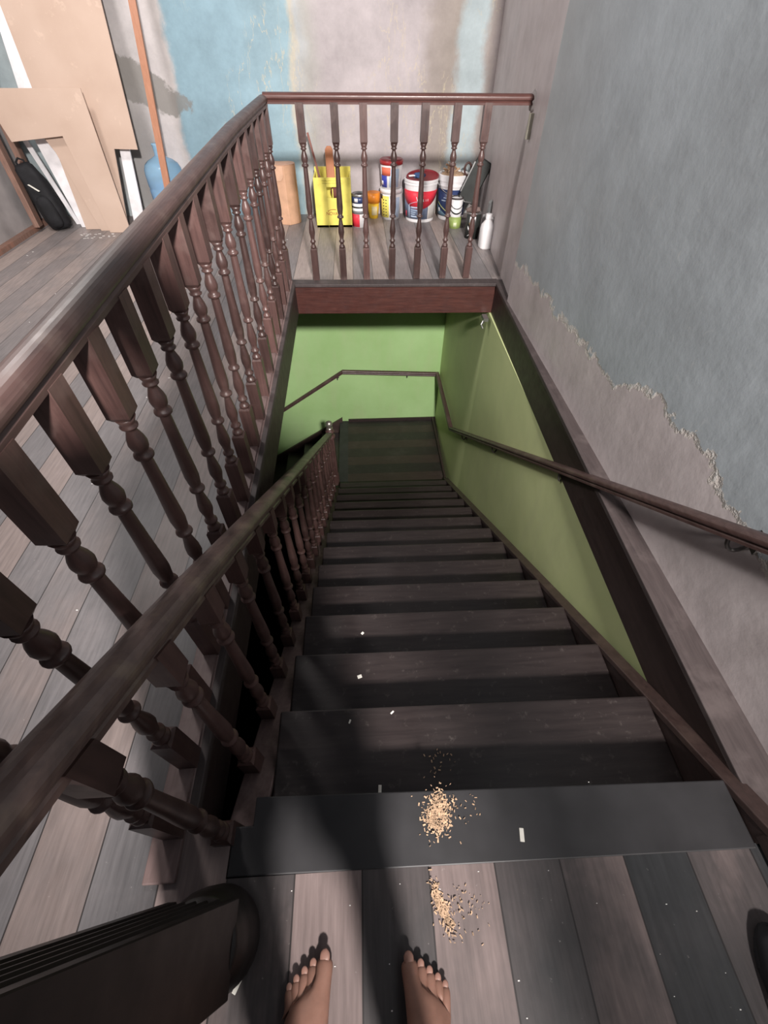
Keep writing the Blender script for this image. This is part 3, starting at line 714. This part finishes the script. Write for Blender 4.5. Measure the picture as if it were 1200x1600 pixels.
def can(name, x, y, prof, parts, label, cat, mats=None, z=0, rim=None):
    """tub or can: parts = list of (part name, z0, z1, r0, r1, material)."""
    e = empty(name, (x, y, z), label, cat)
    for (pn, z0, z1, r0, r1, mt) in parts:
        bm = bmesh.new(); lathe(bm, [(r0*.001, z0), (r0, z0), (r1, z1), (r1*.001, z1)], 36, cap=False); o = finish(bm, pn, mt, parent=e)
        for p in o.data.polygons: p.use_smooth = abs(p.normal.z) < .5
    return e
def arc_label(e, name, r, a0, a1, z0, z1, mat, z0b=None, z1b=None, n=14, dr=.0012, r2=None):
    """curved label patch on a tub between two angles (0 = towards the viewer)."""
    bm = bmesh.new(); lo = []; hi = []; z0b = z0 if z0b is None else z0b; z1b = z1 if z1b is None else z1b; r2 = r2 or r
    for i in range(n+1):
        t = i/n; a = math.radians(a0+(a1-a0)*t) - PI/2
        f0 = z0+(z0b-z0)*t if not callable(z0) else z0(t); f1 = z1+(z1b-z1)*t if not callable(z1) else z1(t)
        for (lst, f) in ((lo, f0), (hi, f1)):
            q = r + dr + (r2-r)*f/.3
            lst.append(bm.verts.new((q*math.cos(a), q*math.sin(a), f)))
    for i in range(n): bm.faces.new([lo[i], lo[i+1], hi[i+1], hi[i]])
    o = finish(bm, name, mat, parent=next((c for c in e.children if c.name.split('.')[0].endswith('_body')), e), smooth=True); s = o.modifiers.new('solid', 'SOLIDIFY'); s.thickness = .0012; s.offset = 1
    return o
# open paint can right of the crate
pc = can('paint_can', .032, 4.735, None, [('can_body', 0, .238, .066, .066, M['white'])], 'open metal paint can with white, black and red bands just right of the yellow crate', 'paint can')
bm = bmesh.new(); lathe(bm, [(.067, .232), (.070, .238), (.070, .248), (.066, .252), (.060, .250), (.056, .235), (.001, .232)], 36, cap=False); finish(bm, 'rim', M['steel'], smooth=True, parent=pc)
bm = bmesh.new(); lathe(bm, [(.054, .2385), (.0001, .2385)], 30, cap=False); finish(bm, 'paint_inside', M['darkc'], parent=pc)
arc_label(pc, 'label_band', .0665, -95, 95, .185, .232, M['navy']); arc_label(pc, 'label_band', .0665, -95, 95, .150, .162, M['blackp']); arc_label(pc, 'label_band', .0665, -95, 95, .105, .128, plain('grey_band', (.16, .16, .17)))
arc_label(pc, 'label_panel', .0665, -95, -2, .004, .103, M['redl']); arc_label(pc, 'label_oval', .0672, -40, -12, .195, .222, M['white'])
# orange and yellow tub
ot = can('plastic_pot', .168, 4.99, None, [('pot_body', 0, .125, .045, .056, M['amber']), ('pot_lid', .125, .205, .062, .063, M['orange'])], 'small yellow pot with an orange top behind the paint can', 'pot')
arc_label(ot, 'label_panel', .052, -20, 40, .03, .10, plain('cream_label', (.72, .62, .36)))
# two stacked tubs
t1 = can('plastic_tub', .335, 4.985, None, [('tub_body', 0, .205, .086, .098, M['white']), ('tub_lid', .205, .242, .102, .104, M['white'])], 'lower of two stacked tubs, white with a yellow and pale blue label', 'tub')
arc_label(t1, 'label_panel', .0885, -70, -15, .02, .19, M['yellow'], r2=.104); arc_label(t1, 'label_panel', .0885, -2, 50, .02, .18, M['lblue'], r2=.104); arc_label(t1, 'label_patch', .0885, -78, -55, .165, .20, M['blackp'], r2=.106); arc_label(t1, 'label_patch', .0885, -8, 22, .170, .195, M['blackp'], r2=.106)
for i in range(6):
    arc_label(t1, 'label_mark', .0895, -52, -44, .035+i*.024, .043+i*.024, M['blackp'], r2=.105, n=3); arc_label(t1, 'label_mark', .0895, -36, -27, .035+i*.024, .041+i*.024, M['blackp'], r2=.105, n=3)
t2 = can('plastic_tub', .335, 4.985, None, [('tub_body', 0, .175, .088, .100, M['white']), ('tub_lid', .175, .205, .104, .106, M['red'])], 'upper of two stacked tubs, white with a red lid and a blue and orange label', 'tub', z=.2425)
arc_label(t2, 'label_panel', .0905, -62, -8, .100, .160, plain('salmon_label', (.72, .16, .09)), r2=.108); arc_label(t2, 'label_panel', .0905, -68, -28, .012, .105, M['blue'], r2=.106); arc_label(t2, 'label_panel', .0905, -14, 40, .015, .150, M['lblue'], r2=.107)
arc_label(t2, 'label_patch', .0918, -66, -52, .03, .06, M['white'], r2=.108, n=5)
bm = bmesh.new(); lathe(bm, [(.1, .205), (.098, .212), (.03, .213), (.026, .206), (.0001, .206)], 30, cap=False); finish(bm, 'lid_ring', M['maroon'], smooth=True, parent=t2)

# big red white and blue bucket, open
bk = empty('paint_bucket', (.608, 4.925, 0), 'large white paint bucket with a red and slate blue label and an open maroon lid', 'bucket')
bm = bmesh.new(); lathe(bm, [(.001, 0), (.128, 0), (.132, .006), (.150, .285), (.156, .287), (.156, .296), (.151, .300), (.151, .306), (.158, .308), (.158, .322), (.150, .326), (.142, .324), (.126, .05), (.001, .05)], 44, cap=False)
finish(bm, 'bucket_body', M['white'], smooth=False, parent=bk)
RB = .1335
arc_label(bk, 'label_panel', RB, -92, 25, .030, .225, M['slate'], r2=.1515, n=24); arc_label(bk, 'label_panel', RB, 25, 92, .030, .225, plain('cream_panel', (.66, .63, .60)), r2=.1515, n=16)
arc_label(bk, 'label_swoosh', RB+.0016, -90, 80, lambda t: .245-.135*math.sin(PI*min(1, .08+t*.92))**.8, .248, M['redl'], r2=.1535, n=36)
arc_label(bk, 'label_line', RB+.0032, -52, -49, .035, .14, M['lblue'], r2=.155, n=4)
arc_label(bk, 'label_line', RB+.0032, -50, -12, lambda t: .14+.028*math.sin(t*PI/2), lambda t: .143+.028*math.sin(t*PI/2), M['lblue'], r2=.155)
for zz, a1 in ((.118, 2), (.098, -14), (.082, -22), (.066, -25), (.045, -4)): arc_label(bk, 'label_text_line', RB+.0032, -42, a1, zz, zz+(.010 if zz in (.118, .045) else .005), M['lblue'], r2=.155)
arc_label(bk, 'label_mark', RB+.0032, -72, -66, .04, .085, M['redl'], r2=.155, n=3)
def cyl_text(e, s, size, ang, z, r, mat):
    a = math.radians(ang) - PI/2
    R = Matrix.Rotation(math.radians(ang), 4, 'Z') @ Matrix.Rotation(PI/2, 4, 'X')
    return text('label_word', s, size, mat, next((c for c in e.children if c.name.split('.')[0].endswith('_body')), e), Matrix.Translation((r*math.cos(a), r*math.sin(a), z)) @ R, .0006)
for i, ch in enumerate('Wall'): cyl_text(bk, ch, .050, -12+i*11 + (4 if i else 0) + (-4 if i == 3 else 0), .188, .1485, M['white'])
# lid pushed aside into the bucket and blue cloth
bm = bmesh.new(); lathe(bm, [(.0001, .0), (.140, .0), (.148, .006), (.148, .016), (.138, .018), (.134, .008), (.0001, .008)], 44, cap=False)
o = finish(bm, 'bucket_lid', M['maroon'], smooth=False, parent=bk); o.location = (.012, .014, .322); o.rotation_euler = (.14, -.05, 0)
bm = bmesh.new(); bmesh.ops.create_icosphere(bm, subdivisions=3, radius=1)
for v in bm.verts:
    q = v.co.copy(); r = 1+.16*math.sin(q.x*6+q.y*4)+.12*math.sin(q.y*9-q.z*5)
    v.co = Vector((.585+.052*q.x*r, 4.865+.030*q.y*r, .352+.022*q.z*r))
tag(finish(bm, 'cleaning_cloth', M['cloth'], smooth=True), 'crumpled blue cloth lying on the maroon lid of the bucket', 'cloth')
bm = bmesh.new(); bx(bm, (-.045, -.010, -.004), (.045, .010, .004)); o = finish(bm, 'paper_slip', M['white'], bevel=.001); o.location = (.530, 4.865, .352); o.rotation_euler = (.1, -.05, .12)
tag(o, 'white strip lying beside the blue cloth on the bucket lid', 'paper')

# navy bucket with wood shavings
nb = empty('paint_bucket', (.914, 4.965, 0), 'white paint bucket with a navy label, heaped with orange wood offcuts', 'bucket')
bm = bmesh.new(); lathe(bm, [(.001, 0), (.118, 0), (.122, .006), (.134, .262), (.142, .264), (.142, .274), (.136, .280), (.136, .300), (.142, .302), (.142, .345), (.138, .350), (.130, .346), (.118, .06), (.001, .06)], 44, cap=False)
finish(bm, 'bucket_body', M['white'], parent=nb)
arc_label(nb, 'label_panel', .1228, -92, 92, .035, .245, M['navy'], r2=.1365, n=30)
arc_label(nb, 'label_swoosh', .1245, -80, -8, lambda t: .135-.085*t, lambda t: .142-.085*t, plain('lime_line', (.62, .68, .25)), r2=.138)
arc_label(nb, 'label_panel', .1242, -92, -30, lambda t: .036, lambda t: .120-.07*t, plain('teal_panel', (.09, .16, .22)), r2=.138)
arc_label(nb, 'label_patch', .1256, -76, -64, .065, .095, M['white'], r2=.139, n=4)
arc_label(nb, 'label_text_line', .1248, -55, -35, .155, .163, M['lblue'], r2=.138); arc_label(nb, 'label_text_line', .1248, -45, -25, .178, .184, M['lblue'], r2=.138)
bm = bmesh.new(); tube(bm, [(-.139, -.02, .30), (-.125, -.09, .25), (-.06, -.150, .215), (0, -.160, .21), (.06, -.150, .215), (.125, -.09, .25), (.139, -.02, .30)], .0028, 6); finish(bm, 'bail_handle', M['steel'], parent=nb, smooth=True)
nchips = []
for i in range(13):
    bm = bmesh.new(); L = random.uniform(.05, .10); wv = random.uniform(.012, .026)
    bx(bm, (-L/2, -wv/2, -.004), (L/2, wv/2, .004))
    o = finish(bm, 'wood_offcut', M['chips']); a = random.uniform(0, 6.28); r = random.uniform(0, .075)
    o.location = (.875+r*math.cos(a), 4.945+r*math.sin(a)*.8, .350+.030*(1-r/.08)+i*.0035); o.rotation_euler = (random.uniform(-.6, .6), random.uniform(-.7, .7), random.uniform(0, 3.1))
    tag(o, 'orange wood offcut heaped on top of the navy-labelled bucket', 'wood offcut', 'offcuts heaped on the navy bucket')
bm = bmesh.new(); lathe(bm, [(.001, .0), (.128, .0), (.10, .022), (.05, .034), (.0001, .036)], 24, cap=False); o = finish(bm, 'shavings_heap', M['chips'], smooth=True); o.location = (.905, 4.965, .325); o['kind'] = 'stuff'; tag(o, 'orange wood shavings filling the navy-labelled bucket', 'wood shavings')
# dark roll of tape ring on bucket rim
bm = bmesh.new()
tube(bm, [(1.015+.030*math.cos(a), 4.86, .395+.046*math.sin(a)) for a in [2*PI*i/20 for i in range(20)]] + [(1.045, 4.86, .395)], .009, 8)
tag(finish(bm, 'cable_coil', plain('dark_brown_coil', (.07, .03, .025), .5), smooth=True), 'dark brown loop hanging over the right rim of the navy-labelled bucket', 'coil')

# small can in front
sc_ = can('paint_can', .905, 4.66, None, [('can_body', 0, .225, .055, .056, M['white'])], 'small open can with a white and green label in front of the navy bucket', 'paint can')
bm = bmesh.new(); lathe(bm, [(.056, .220), (.059, .226), (.057, .234), (.050, .230), (.048, .19), (.0001, .19)], 30, cap=False); finish(bm, 'rim', M['darkc'], smooth=True, parent=sc_)
arc_label(sc_, 'label_panel', .0555, -92, 92, .0, .090, M['greenl']); arc_label(sc_, 'label_band', .0558, -92, 92, lambda t: .16-.05*math.sin(t*PI), lambda t: .172-.05*math.sin(t*PI), M['blackp']); arc_label(sc_, 'label_band', .0566, -92, 92, lambda t: .20-.05*math.sin(t*PI), lambda t: .207-.05*math.sin(t*PI), M['blackp'])
arc_label(sc_, 'label_patch', .0563, -20, 10, .015, .05, plain('pale_green_patch', (.62, .68, .42)))

# black tilted paint tray
tr = empty('paint_tray', (.985, 4.68, .20), 'dark grey plastic tray tipped on end against the right wall corner', 'tray')
bm = bmesh.new()
bx(bm, (-.062, -.018, 0), (.062, -.010, .305)); bx(bm, (-.062, -.018, 0), (-.052, .05, .305)); bx(bm, (.052, -.018, 0), (.062, .05, .305)); bx(bm, (-.062, -.018, 0), (.062, .05, .010)); bx(bm, (-.062, -.018, .295), (.062, .05, .305))
finish(bm, 'tray_body', M['blackp'], parent=tr, bevel=.004)
bm = bmesh.new(); tube(bm, [(-.05, -.022, .012), (.0, -.030, -.004), (.05, -.022, .012)], .006, 6); bx(bm, (-.066, -.022, .04), (-.058, -.012, .26)); finish(bm, 'tray_lip', M['steel'], parent=tr)
bm = bmesh.new(); bx(bm, (.036, -.022, .110), (.050, -.0175, .145)); finish(bm, 'sticker', plain('cream_sticker', (.75, .72, .45)), parent=tr)
tr.rotation_euler = (-.12, .42, -.35); tr.scale = (1.15, 1, 1.05)

# dark paint can with spatter, brush and rag on top
dc = can('paint_can', 1.010, 4.36, None, [('can_body', 0, .185, .062, .062, M['blackp'])], 'black paint can splashed with white, standing left of the white jug', 'paint can')
bm = bmesh.new(); lathe(bm, [(.063, .180), (.067, .186), (.067, .192), (.060, .196), (.056, .186), (.0001, .184)], 30, cap=False); finish(bm, 'rim', M['steel'], smooth=True, parent=dc)
arc_label(dc, 'label_splash', .0625, -40, 5, lambda t: .105+.05*abs(math.sin(t*9)), .178, M['white'], n=18); arc_label(dc, 'label_splash', .0625, -52, -22, lambda t: .075-.03*t, lambda t: .10-.05*t, M['white'], n=6)
arc_label(dc, 'label_splash', .0625, -30, -22, .03, .05, M['white'], n=4); arc_label(dc, 'label_line', .0628, -50, -10, lambda t: .02+.03*t, lambda t: .024+.03*t, M['white'], n=8)
bm = bmesh.new(); prism(bm, [(.955, 4.285, .13), (.975, 4.285, .135), (1.005, 4.282, .06), (.985, 4.282, .055)], (0, -.012, 0)); tag(finish(bm, 'paint_brush', plain('brown_handle', (.13, .085, .04), .5), bevel=.003), 'brown paint brush handle hanging down the front of the black paint can', 'brush')
bm = bmesh.new(); bmesh.ops.create_icosphere(bm, subdivisions=3, radius=1)
for v in bm.verts:
    q = v.co.copy(); r = 1+.2*math.sin(q.x*5+q.y*3)+.14*math.sin(q.y*8-q.x*5)
    v.co = Vector((1.005+.062*q.x*r, 4.36+.05*q.y*r, .208+.020*q.z*r))
tag(finish(bm, 'rag', plain('dirty_brown_rag', (.14, .10, .09), .9, var=.4), smooth=True), 'crumpled dirty brown rag on top of the black paint can', 'rag')
# grey scraper blade / board leaning between can and jug
bm = bmesh.new(); prism(bm, [(1.045, 4.262, .005), (1.075, 4.262, .0), (1.118, 4.27, .20), (1.065, 4.27, .19)], (0, .006, 0)); tag(finish(bm, 'putty_knife', M['steel'], bevel=.001), 'grey metal filling blade leaning between the black can and the white jug', 'tool')
# white plastic jug
wj = empty('plastic_jug', (1.075, 4.09, 0), 'white plastic jug standing against the right wall behind the last balusters', 'jug')
bm = bmesh.new(); bmesh.ops.create_cube(bm, size=1)
bm.free(); bm = bmesh.new()
def sq(r, n=24, p=4):
    out = []
    for i in range(n):
        a = 2*PI*i/n; c_, s_ = math.cos(a), math.sin(a); k = (abs(c_)**p+abs(s_)**p)**(-1/p); out.append((c_*k*r[0], s_*k*r[1]))
    return out
rings = []
for (rx, ry, z, ox) in [(.001, .001, 0, 0), (.050, .056, 0, 0), (.055, .060, .01, 0), (.055, .060, .135, 0), (.050, .054, .165, 0), (.034, .036, .190, -.002), (.022, .022, .205, -.004), (.022, .022, .232, -.004), (.020, .020, .236, -.004), (.001, .001, .236, -.004)]:
    rings.append([bm.verts.new((x+ox, y, z)) for x, y in sq((rx, ry), 28, 3.2 if z < .18 else 2)])
for a, b in zip(rings, rings[1:]):
    for i in range(28): bm.faces.new([a[i], a[(i+1) % 28], b[(i+1) % 28], b[i]])
finish(bm, 'jug_body', M['white'], smooth=True, parent=wj)
bm = bmesh.new(); lathe(bm, [(.024, .206), (.025, .212), (.025, .240), (.022, .243), (.001, .243)], 24, c=(-.004, 0)); finish(bm, 'jug_cap', M['white'], smooth=False, parent=wj)
bm = bmesh.new(); tube(bm, [(.02, 0, .215), (.036, 0, .205), (.042, 0, .185), (.040, 0, .155)], .008, 8); finish(bm, 'jug_handle', M['white'], smooth=True, parent=wj)
wj.rotation_euler = (0, 0, .1)
# clear plastic scraper behind jug, leaning at wall
bm = bmesh.new(); prism(bm, [(1.105, 4.25, .0), (1.118, 4.25, .0), (1.124, 4.26, .29), (1.108, 4.26, .27)], (0, .05, 0)); o = finish(bm, 'plastic_strip', plain('grey_clear_plastic', (.34, .36, .36), .3)); tag(o, 'thin greyish strip standing against the wall just behind the white jug', 'strip')

# ================================================================== DEBRIS
def flakes(name, cx, cy, n, sx, sy, z, mat, label, ang=0, size=(.002, .0075), curl=True):
    bm = bmesh.new(); ca, sa = math.cos(ang), math.sin(ang)
    for i in range(n):
        u, v = random.gauss(0, .42)*sx, random.gauss(0, .42)*sy
        x, y = cx+u*ca-v*sa, cy+u*sa+v*ca
        L = random.uniform(*size); wd_ = L*random.uniform(.2, .6); a = random.uniform(0, PI); t = random.uniform(.0006, .0022)
        e1 = Vector((math.cos(a), math.sin(a), random.uniform(-.25, .25)))*L; e2 = Vector((-math.sin(a), math.cos(a), 0))*wd_
        p = Vector((x, y, z+.0015+random.uniform(0, .004)*math.exp(-(u/sx)**2*4)))
        prism(bm, [p-e1*.5-e2*.5, p+e1*.5-e2*.4, p+e1*.5+e2*.4, p-e1*.5+e2*.5], (0, 0, t))
    o = finish(bm, name, mat); o['kind'] = 'stuff'; return tag(o, label, 'wood shavings')
flakes('wood_shavings', .140, .155, 560, .034, .050, 0, M['chips'], 'main scatter of pale wood shavings on the dark edge board at the top step', -.35)
flakes('wood_shavings', .175, .165, 60, .085, .040, 0, M['chips'], 'loose sparse flakes around the shavings on the dark edge board', 0, (.002, .006))
flakes('wood_shavings', .128, -.008, 240, .013, .050, 0, M['chips'], 'curved trail of shavings on the brown plank right of the feet', .35, (.003, .008))
flakes('wood_shavings', .168, -.015, 70, .055, .050, 0, M['chips'], 'fine sawdust spread on the brown plank beside the shavings trail', .2, (.0015, .005))
flakes('wood_shavings', .175, .30, 26, .06, .05, -RS, M['chips'], 'sparse wood flakes fallen on the first tread', .2, (.003, .007))
for (x, y, z, L, w_, a, lab) in ((.330, .105, .0, .026, .010, 1.42, 'small white chip lying on the dark edge board, right of the shavings'),
                          (.008, .238, -RS, .024, .009, 1.5, 'small cream chip on the first tread just past the floor edge'),
                          (-.285, -.10, 0.0, .024, .008, 1.1, 'pale wood splinter on the floor right of the big newel post'),
                          (-.048, .620, -2*RS, .016, .012, .3, 'crumpled cream scrap on the second tread'),
                          (-.038, .87, -3*RS, .012, .010, .8, 'tiny bright crumb on the third tread'),
                          (-.075, .42, -RS, .012, .005, 1.2, 'tiny pale splinter on the first tread, left of centre'),
                          (.055, .44, -RS, .012, .005, .7, 'tiny pale flake near the front lip of the first tread')):
    bm = bmesh.new(); bx(bm, (-L/2, -w_/2, 0), (L/2, w_/2, .003)); o = finish(bm, 'wood_chip', M['wchip'], bevel=.0008); o.location = (x, y, z+.0005); o.rotation_euler = (0, 0, a); tag(o, lab, 'wood chip')
bm = bmesh.new()
for i in range(70):
    x = random.uniform(-2.8, -.6); y = random.uniform(.1, 4.5); s = random.uniform(.002, .006)
    bx(bm, (x, y, .0), (x+s*random.uniform(1, 2.5), y+s, .0015))
for i in range(26):
    x = random.uniform(-2.5, -2.0); y = random.uniform(4.42, 4.58); s = random.uniform(.004, .010); bx(bm, (x, y, .0), (x+s*2.5, y+s, .0015))
for i in range(30):
    x = random.uniform(-.2, .8); y = random.uniform(-.2, .2); s = random.uniform(.0008, .002); bx(bm, (x, y, .0), (x+s*random.uniform(1, 2.5), y+s, .001))
o = finish(bm, 'floor_dust', plain('white_crumbs', (.7, .68, .66), .8)); o['kind'] = 'stuff'; tag(o, 'white plaster crumbs sprinkled over the upper floor boards', 'dust')

# ================================================================== PERSON (photographer, only the feet are in the picture)
ps = empty('person', (-.035, -.22, 0), 'barefoot person standing at the top of the stairs, feet at the bottom edge', 'person')
def skin_obj(name, nodes, edges, mat, root=0, levels=2, parent=None):
    me = bpy.data.meshes.new(name); me.from_pydata([n[0] for n in nodes], edges, []); me.materials.append(mat)
    o = bpy.data.objects.new(name, me); C.objects.link(o)
    s = o.modifiers.new('skin', 'SKIN'); s.use_smooth_shade = True
    for i, n in enumerate(nodes):
        r = n[1]; v = me.skin_vertices[0].data[i]; v.radius = (r, r) if not isinstance(r, tuple) else r; v.use_root = (i == root)
    sb_ = o.modifiers.new('sub', 'SUBSURF'); sb_.levels = levels; sb_.render_levels = levels
    if parent: o.parent = parent; o.matrix_parent_inverse = Matrix.Translation(parent.location).inverted()
    return o
N = []; Ed = []
def nd(p, r, prev=None):
    N.append((p, r)); i = len(N)-1
    if prev is not None: Ed.append((prev, i))
    return i
pel = nd((-.035, -.33, .90), .125)
sp1 = nd((-.035, -.33, 1.05), .115, pel); sp2 = nd((-.035, -.31, 1.22), .135, sp1); ch = nd((-.035, -.31, 1.34), .125, sp2)
nk = nd((-.035, -.29, 1.46), .055, ch); h1 = nd((-.035, -.265, 1.53), .060, nk); h2_ = nd((-.035, -.245, 1.60), .085, h1); h3 = nd((-.035, -.265, 1.67), .075, h2_)
for s in (-1, 1):
    sh = nd((-.035+s*.17, -.31, 1.38), .058, ch); el = nd((-.035+s*.25, -.36, 1.12), .042, sh); wr = nd((-.035+s*.12, -.21, 1.17), .028, el)
    pm = nd((-.035+s*.10, -.175, 1.185), .024, wr); pm2 = nd((-.035+s*.095, -.165, 1.205), .022, pm)
    for f in range(4):
        a = nd((-.035+s*(.085-.012*f), -.160-.004*f, 1.225-.012*f), .009, pm2); b = nd((-.035+s*(.060-.012*f), -.150, 1.228-.012*f), .008, a); nd((-.035+s*(.045-.010*f), -.158, 1.224-.012*f), .007, b)
    t0 = nd((-.035+s*.080, -.185, 1.20), .010, pm); nd((-.035+s*.055, -.178, 1.215), .009, t0)
feet = []
inner_ = lambda s: -s
for s, tx, tip in ((-1, -.142, -.058), (1, .078, -.070)):
    hip = nd((-.035+s*.095, -.33, .86), .090, pel); th_ = nd((tx*.9-.002, -.325, .66), .075, hip); kn = nd((tx, -.310, .47), .053, th_); cf = nd((tx, -.335, .32), .052, kn)
    an = nd((tx-.004*s, -.325, .10), .034, cf); hl = nd((tx-.004*s, -.345, .036), .030, an)
    mid = nd((tx-.002*s, -.255, .060), .036, an)
    md2 = nd((tx-.001, -.195, .040), (.040, .030), mid); md3 = nd((tx+inner_(s)*.004, -.150, .030), (.045, .024), md2)
    # metatarsal heads and five toes; big toe on the inner side
    inner = -s
    xs_ = [inner*.026, inner*.0045, inner*-.0105, inner*-.0245, inner*-.0365]
    base = [-.064, -.066, -.072, -.082, -.094]; tl = [.0, -.009, -.019, -.029, -.039]; rr = [.0165, .0116, .0110, .0103, .0096]
    for k in range(5):
        b_ = nd((tx+xs_[k]*.95, tip-.045+(tl[k])*.9, .022 if k == 0 else .019), .0175 if k == 0 else .0140, md3)
        c_ = nd((tx+xs_[k]*1.03, tip-.024+tl[k], .019 if k == 0 else .017), rr[k]*1.12, b_)
        d_ = nd((tx+xs_[k]*1.08, tip-.010+tl[k], .015 if k == 0 else .011), rr[k], c_)
        feet.append((tx+xs_[k]*1.08, tip-.010+tl[k], .015 if k == 0 else .011, rr[k]))
body = skin_obj('body', N, Ed, M['skin'], 0, 2, ps)
for (x, y, z, r) in feet:
    bm = bmesh.new(); bmesh.ops.create_icosphere(bm, subdivisions=2, radius=1)
    for v in bm.verts: v.co = Vector((x+v.co.x*r*.62, y+.001+v.co.y*r*.72, z+r*.84+v.co.z*r*.18))
    o = finish(bm, 'toenail', M['nail'], smooth=True); o.parent = body
# head details
bm = bmesh.new(); bmesh.ops.create_icosphere(bm, subdivisions=3, radius=1)
for v in bm.verts:
    q = v.co; v.co = Vector((-.035+.092*q.x, -.285+.100*q.y, 1.640+.105*q.z))
o = finish(bm, 'hair', M['hair'], smooth=True); loc(o, ps)
bm = bmesh.new(); tube(bm, [(-.035, -.165, 1.615), (-.035, -.148, 1.585), (-.035, -.160, 1.575)], [.008, .013, .010], 10); loc(finish(bm, 'nose', M['skin'], smooth=True), ps)
for s in (-1, 1):
    bm = bmesh.new(); bmesh.ops.create_uvsphere(bm, u_segments=12, v_segments=8, radius=.011, matrix=Matrix.Translation((-.035+s*.032, -.166, 1.612))); loc(finish(bm, 'eye', M['white'], smooth=True), ps)
    bm = bmesh.new(); bmesh.ops.create_icosphere(bm, subdivisions=2, radius=1, matrix=Matrix.Translation((-.035+s*.088, -.262, 1.60)) @ Matrix.Diagonal((.010, .020, .032, 1))); loc(finish(bm, 'ear', M['skin'], smooth=True), ps)
bm = bmesh.new(); tube(bm, [(-.058, -.168, 1.552), (-.035, -.160, 1.549), (-.012, -.168, 1.552)], [.003, .006, .003], 8); loc(finish(bm, 'mouth', plain('lips', (.35, .12, .10), .4), smooth=True), ps)
# clothes
Nc = []; Ec = []
def cn(p, r, prev=None):
    Nc.append((p, r)); i = len(Nc)-1
    if prev is not None: Ec.append((prev, i))
    return i
a = cn((-.035, -.33, .92), .140); b = cn((-.035, -.33, 1.05), .130, a); c_ = cn((-.035, -.31, 1.22), .150, b); d = cn((-.035, -.31, 1.35), .138, c_); cn((-.035, -.295, 1.425), .075, d)
for s in (-1, 1): e = cn((-.035+s*.17, -.31, 1.385), .074, d); cn((-.035+s*.225, -.345, 1.22), .060, e)
skin_obj('shirt', Nc, Ec, M['shirt'], 0, 2, ps)
Nc = []; Ec = []
a = cn((-.035, -.33, .92), .136)
for s, tx in ((-1, -.142), (1, .078)): e = cn((-.035+s*.095, -.33, .85), .108, a); f = cn((tx*.92, -.325, .66), .094, e); cn((tx*.96, -.320, .54), .088, f)
skin_obj('shorts', Nc, Ec, M['shorts'], 0, 2, ps)

# black slipper at the right edge
sl = empty('slipper', (.775, -.19, 0), 'black slipper on the floor at the lower right edge of the picture', 'slipper')
def sole(s=1, n=28):
    out = []
    for i in range(n):
        a = 2*PI*i/n; y = math.cos(a)*.125; wdt = .046 - .010*math.cos(a+PI)*.6 - (.006 if abs(y) < .04 else 0)
        out.append((math.sin(a)*wdt*s, y*s))
    return out
bm = bmesh.new(); prism(bm, [(x, y, 0) for x, y in sole()], (0, 0, .018)); finish(bm, 'sole', M['black'], parent=sl, bevel=.004)
bm = bmesh.new(); r_ = []
for j in range(7):
    y = .118 - j*.022; hw_ = .046*math.sqrt(max(.05, 1-((.02-j*.0)+max(0, (y-.03))/.105)**2)); h_ = .020+.034*math.sin(min(1, j/4.5)*PI/2)
    r_.append([bm.verts.new((hw_*math.cos(PI*i/10), y, .017+h_*math.sin(PI*i/10))) for i in range(11)])
for a, b in zip(r_, r_[1:]):
    for i in range(10): bm.faces.new([a[i], a[i+1], b[i+1], b[i]])
o = finish(bm, 'upper', M['black'], parent=sl, smooth=True); s_ = o.modifiers.new('s', 'SOLIDIFY'); s_.thickness = .004
sl.rotation_euler = (0, 0, -.15)
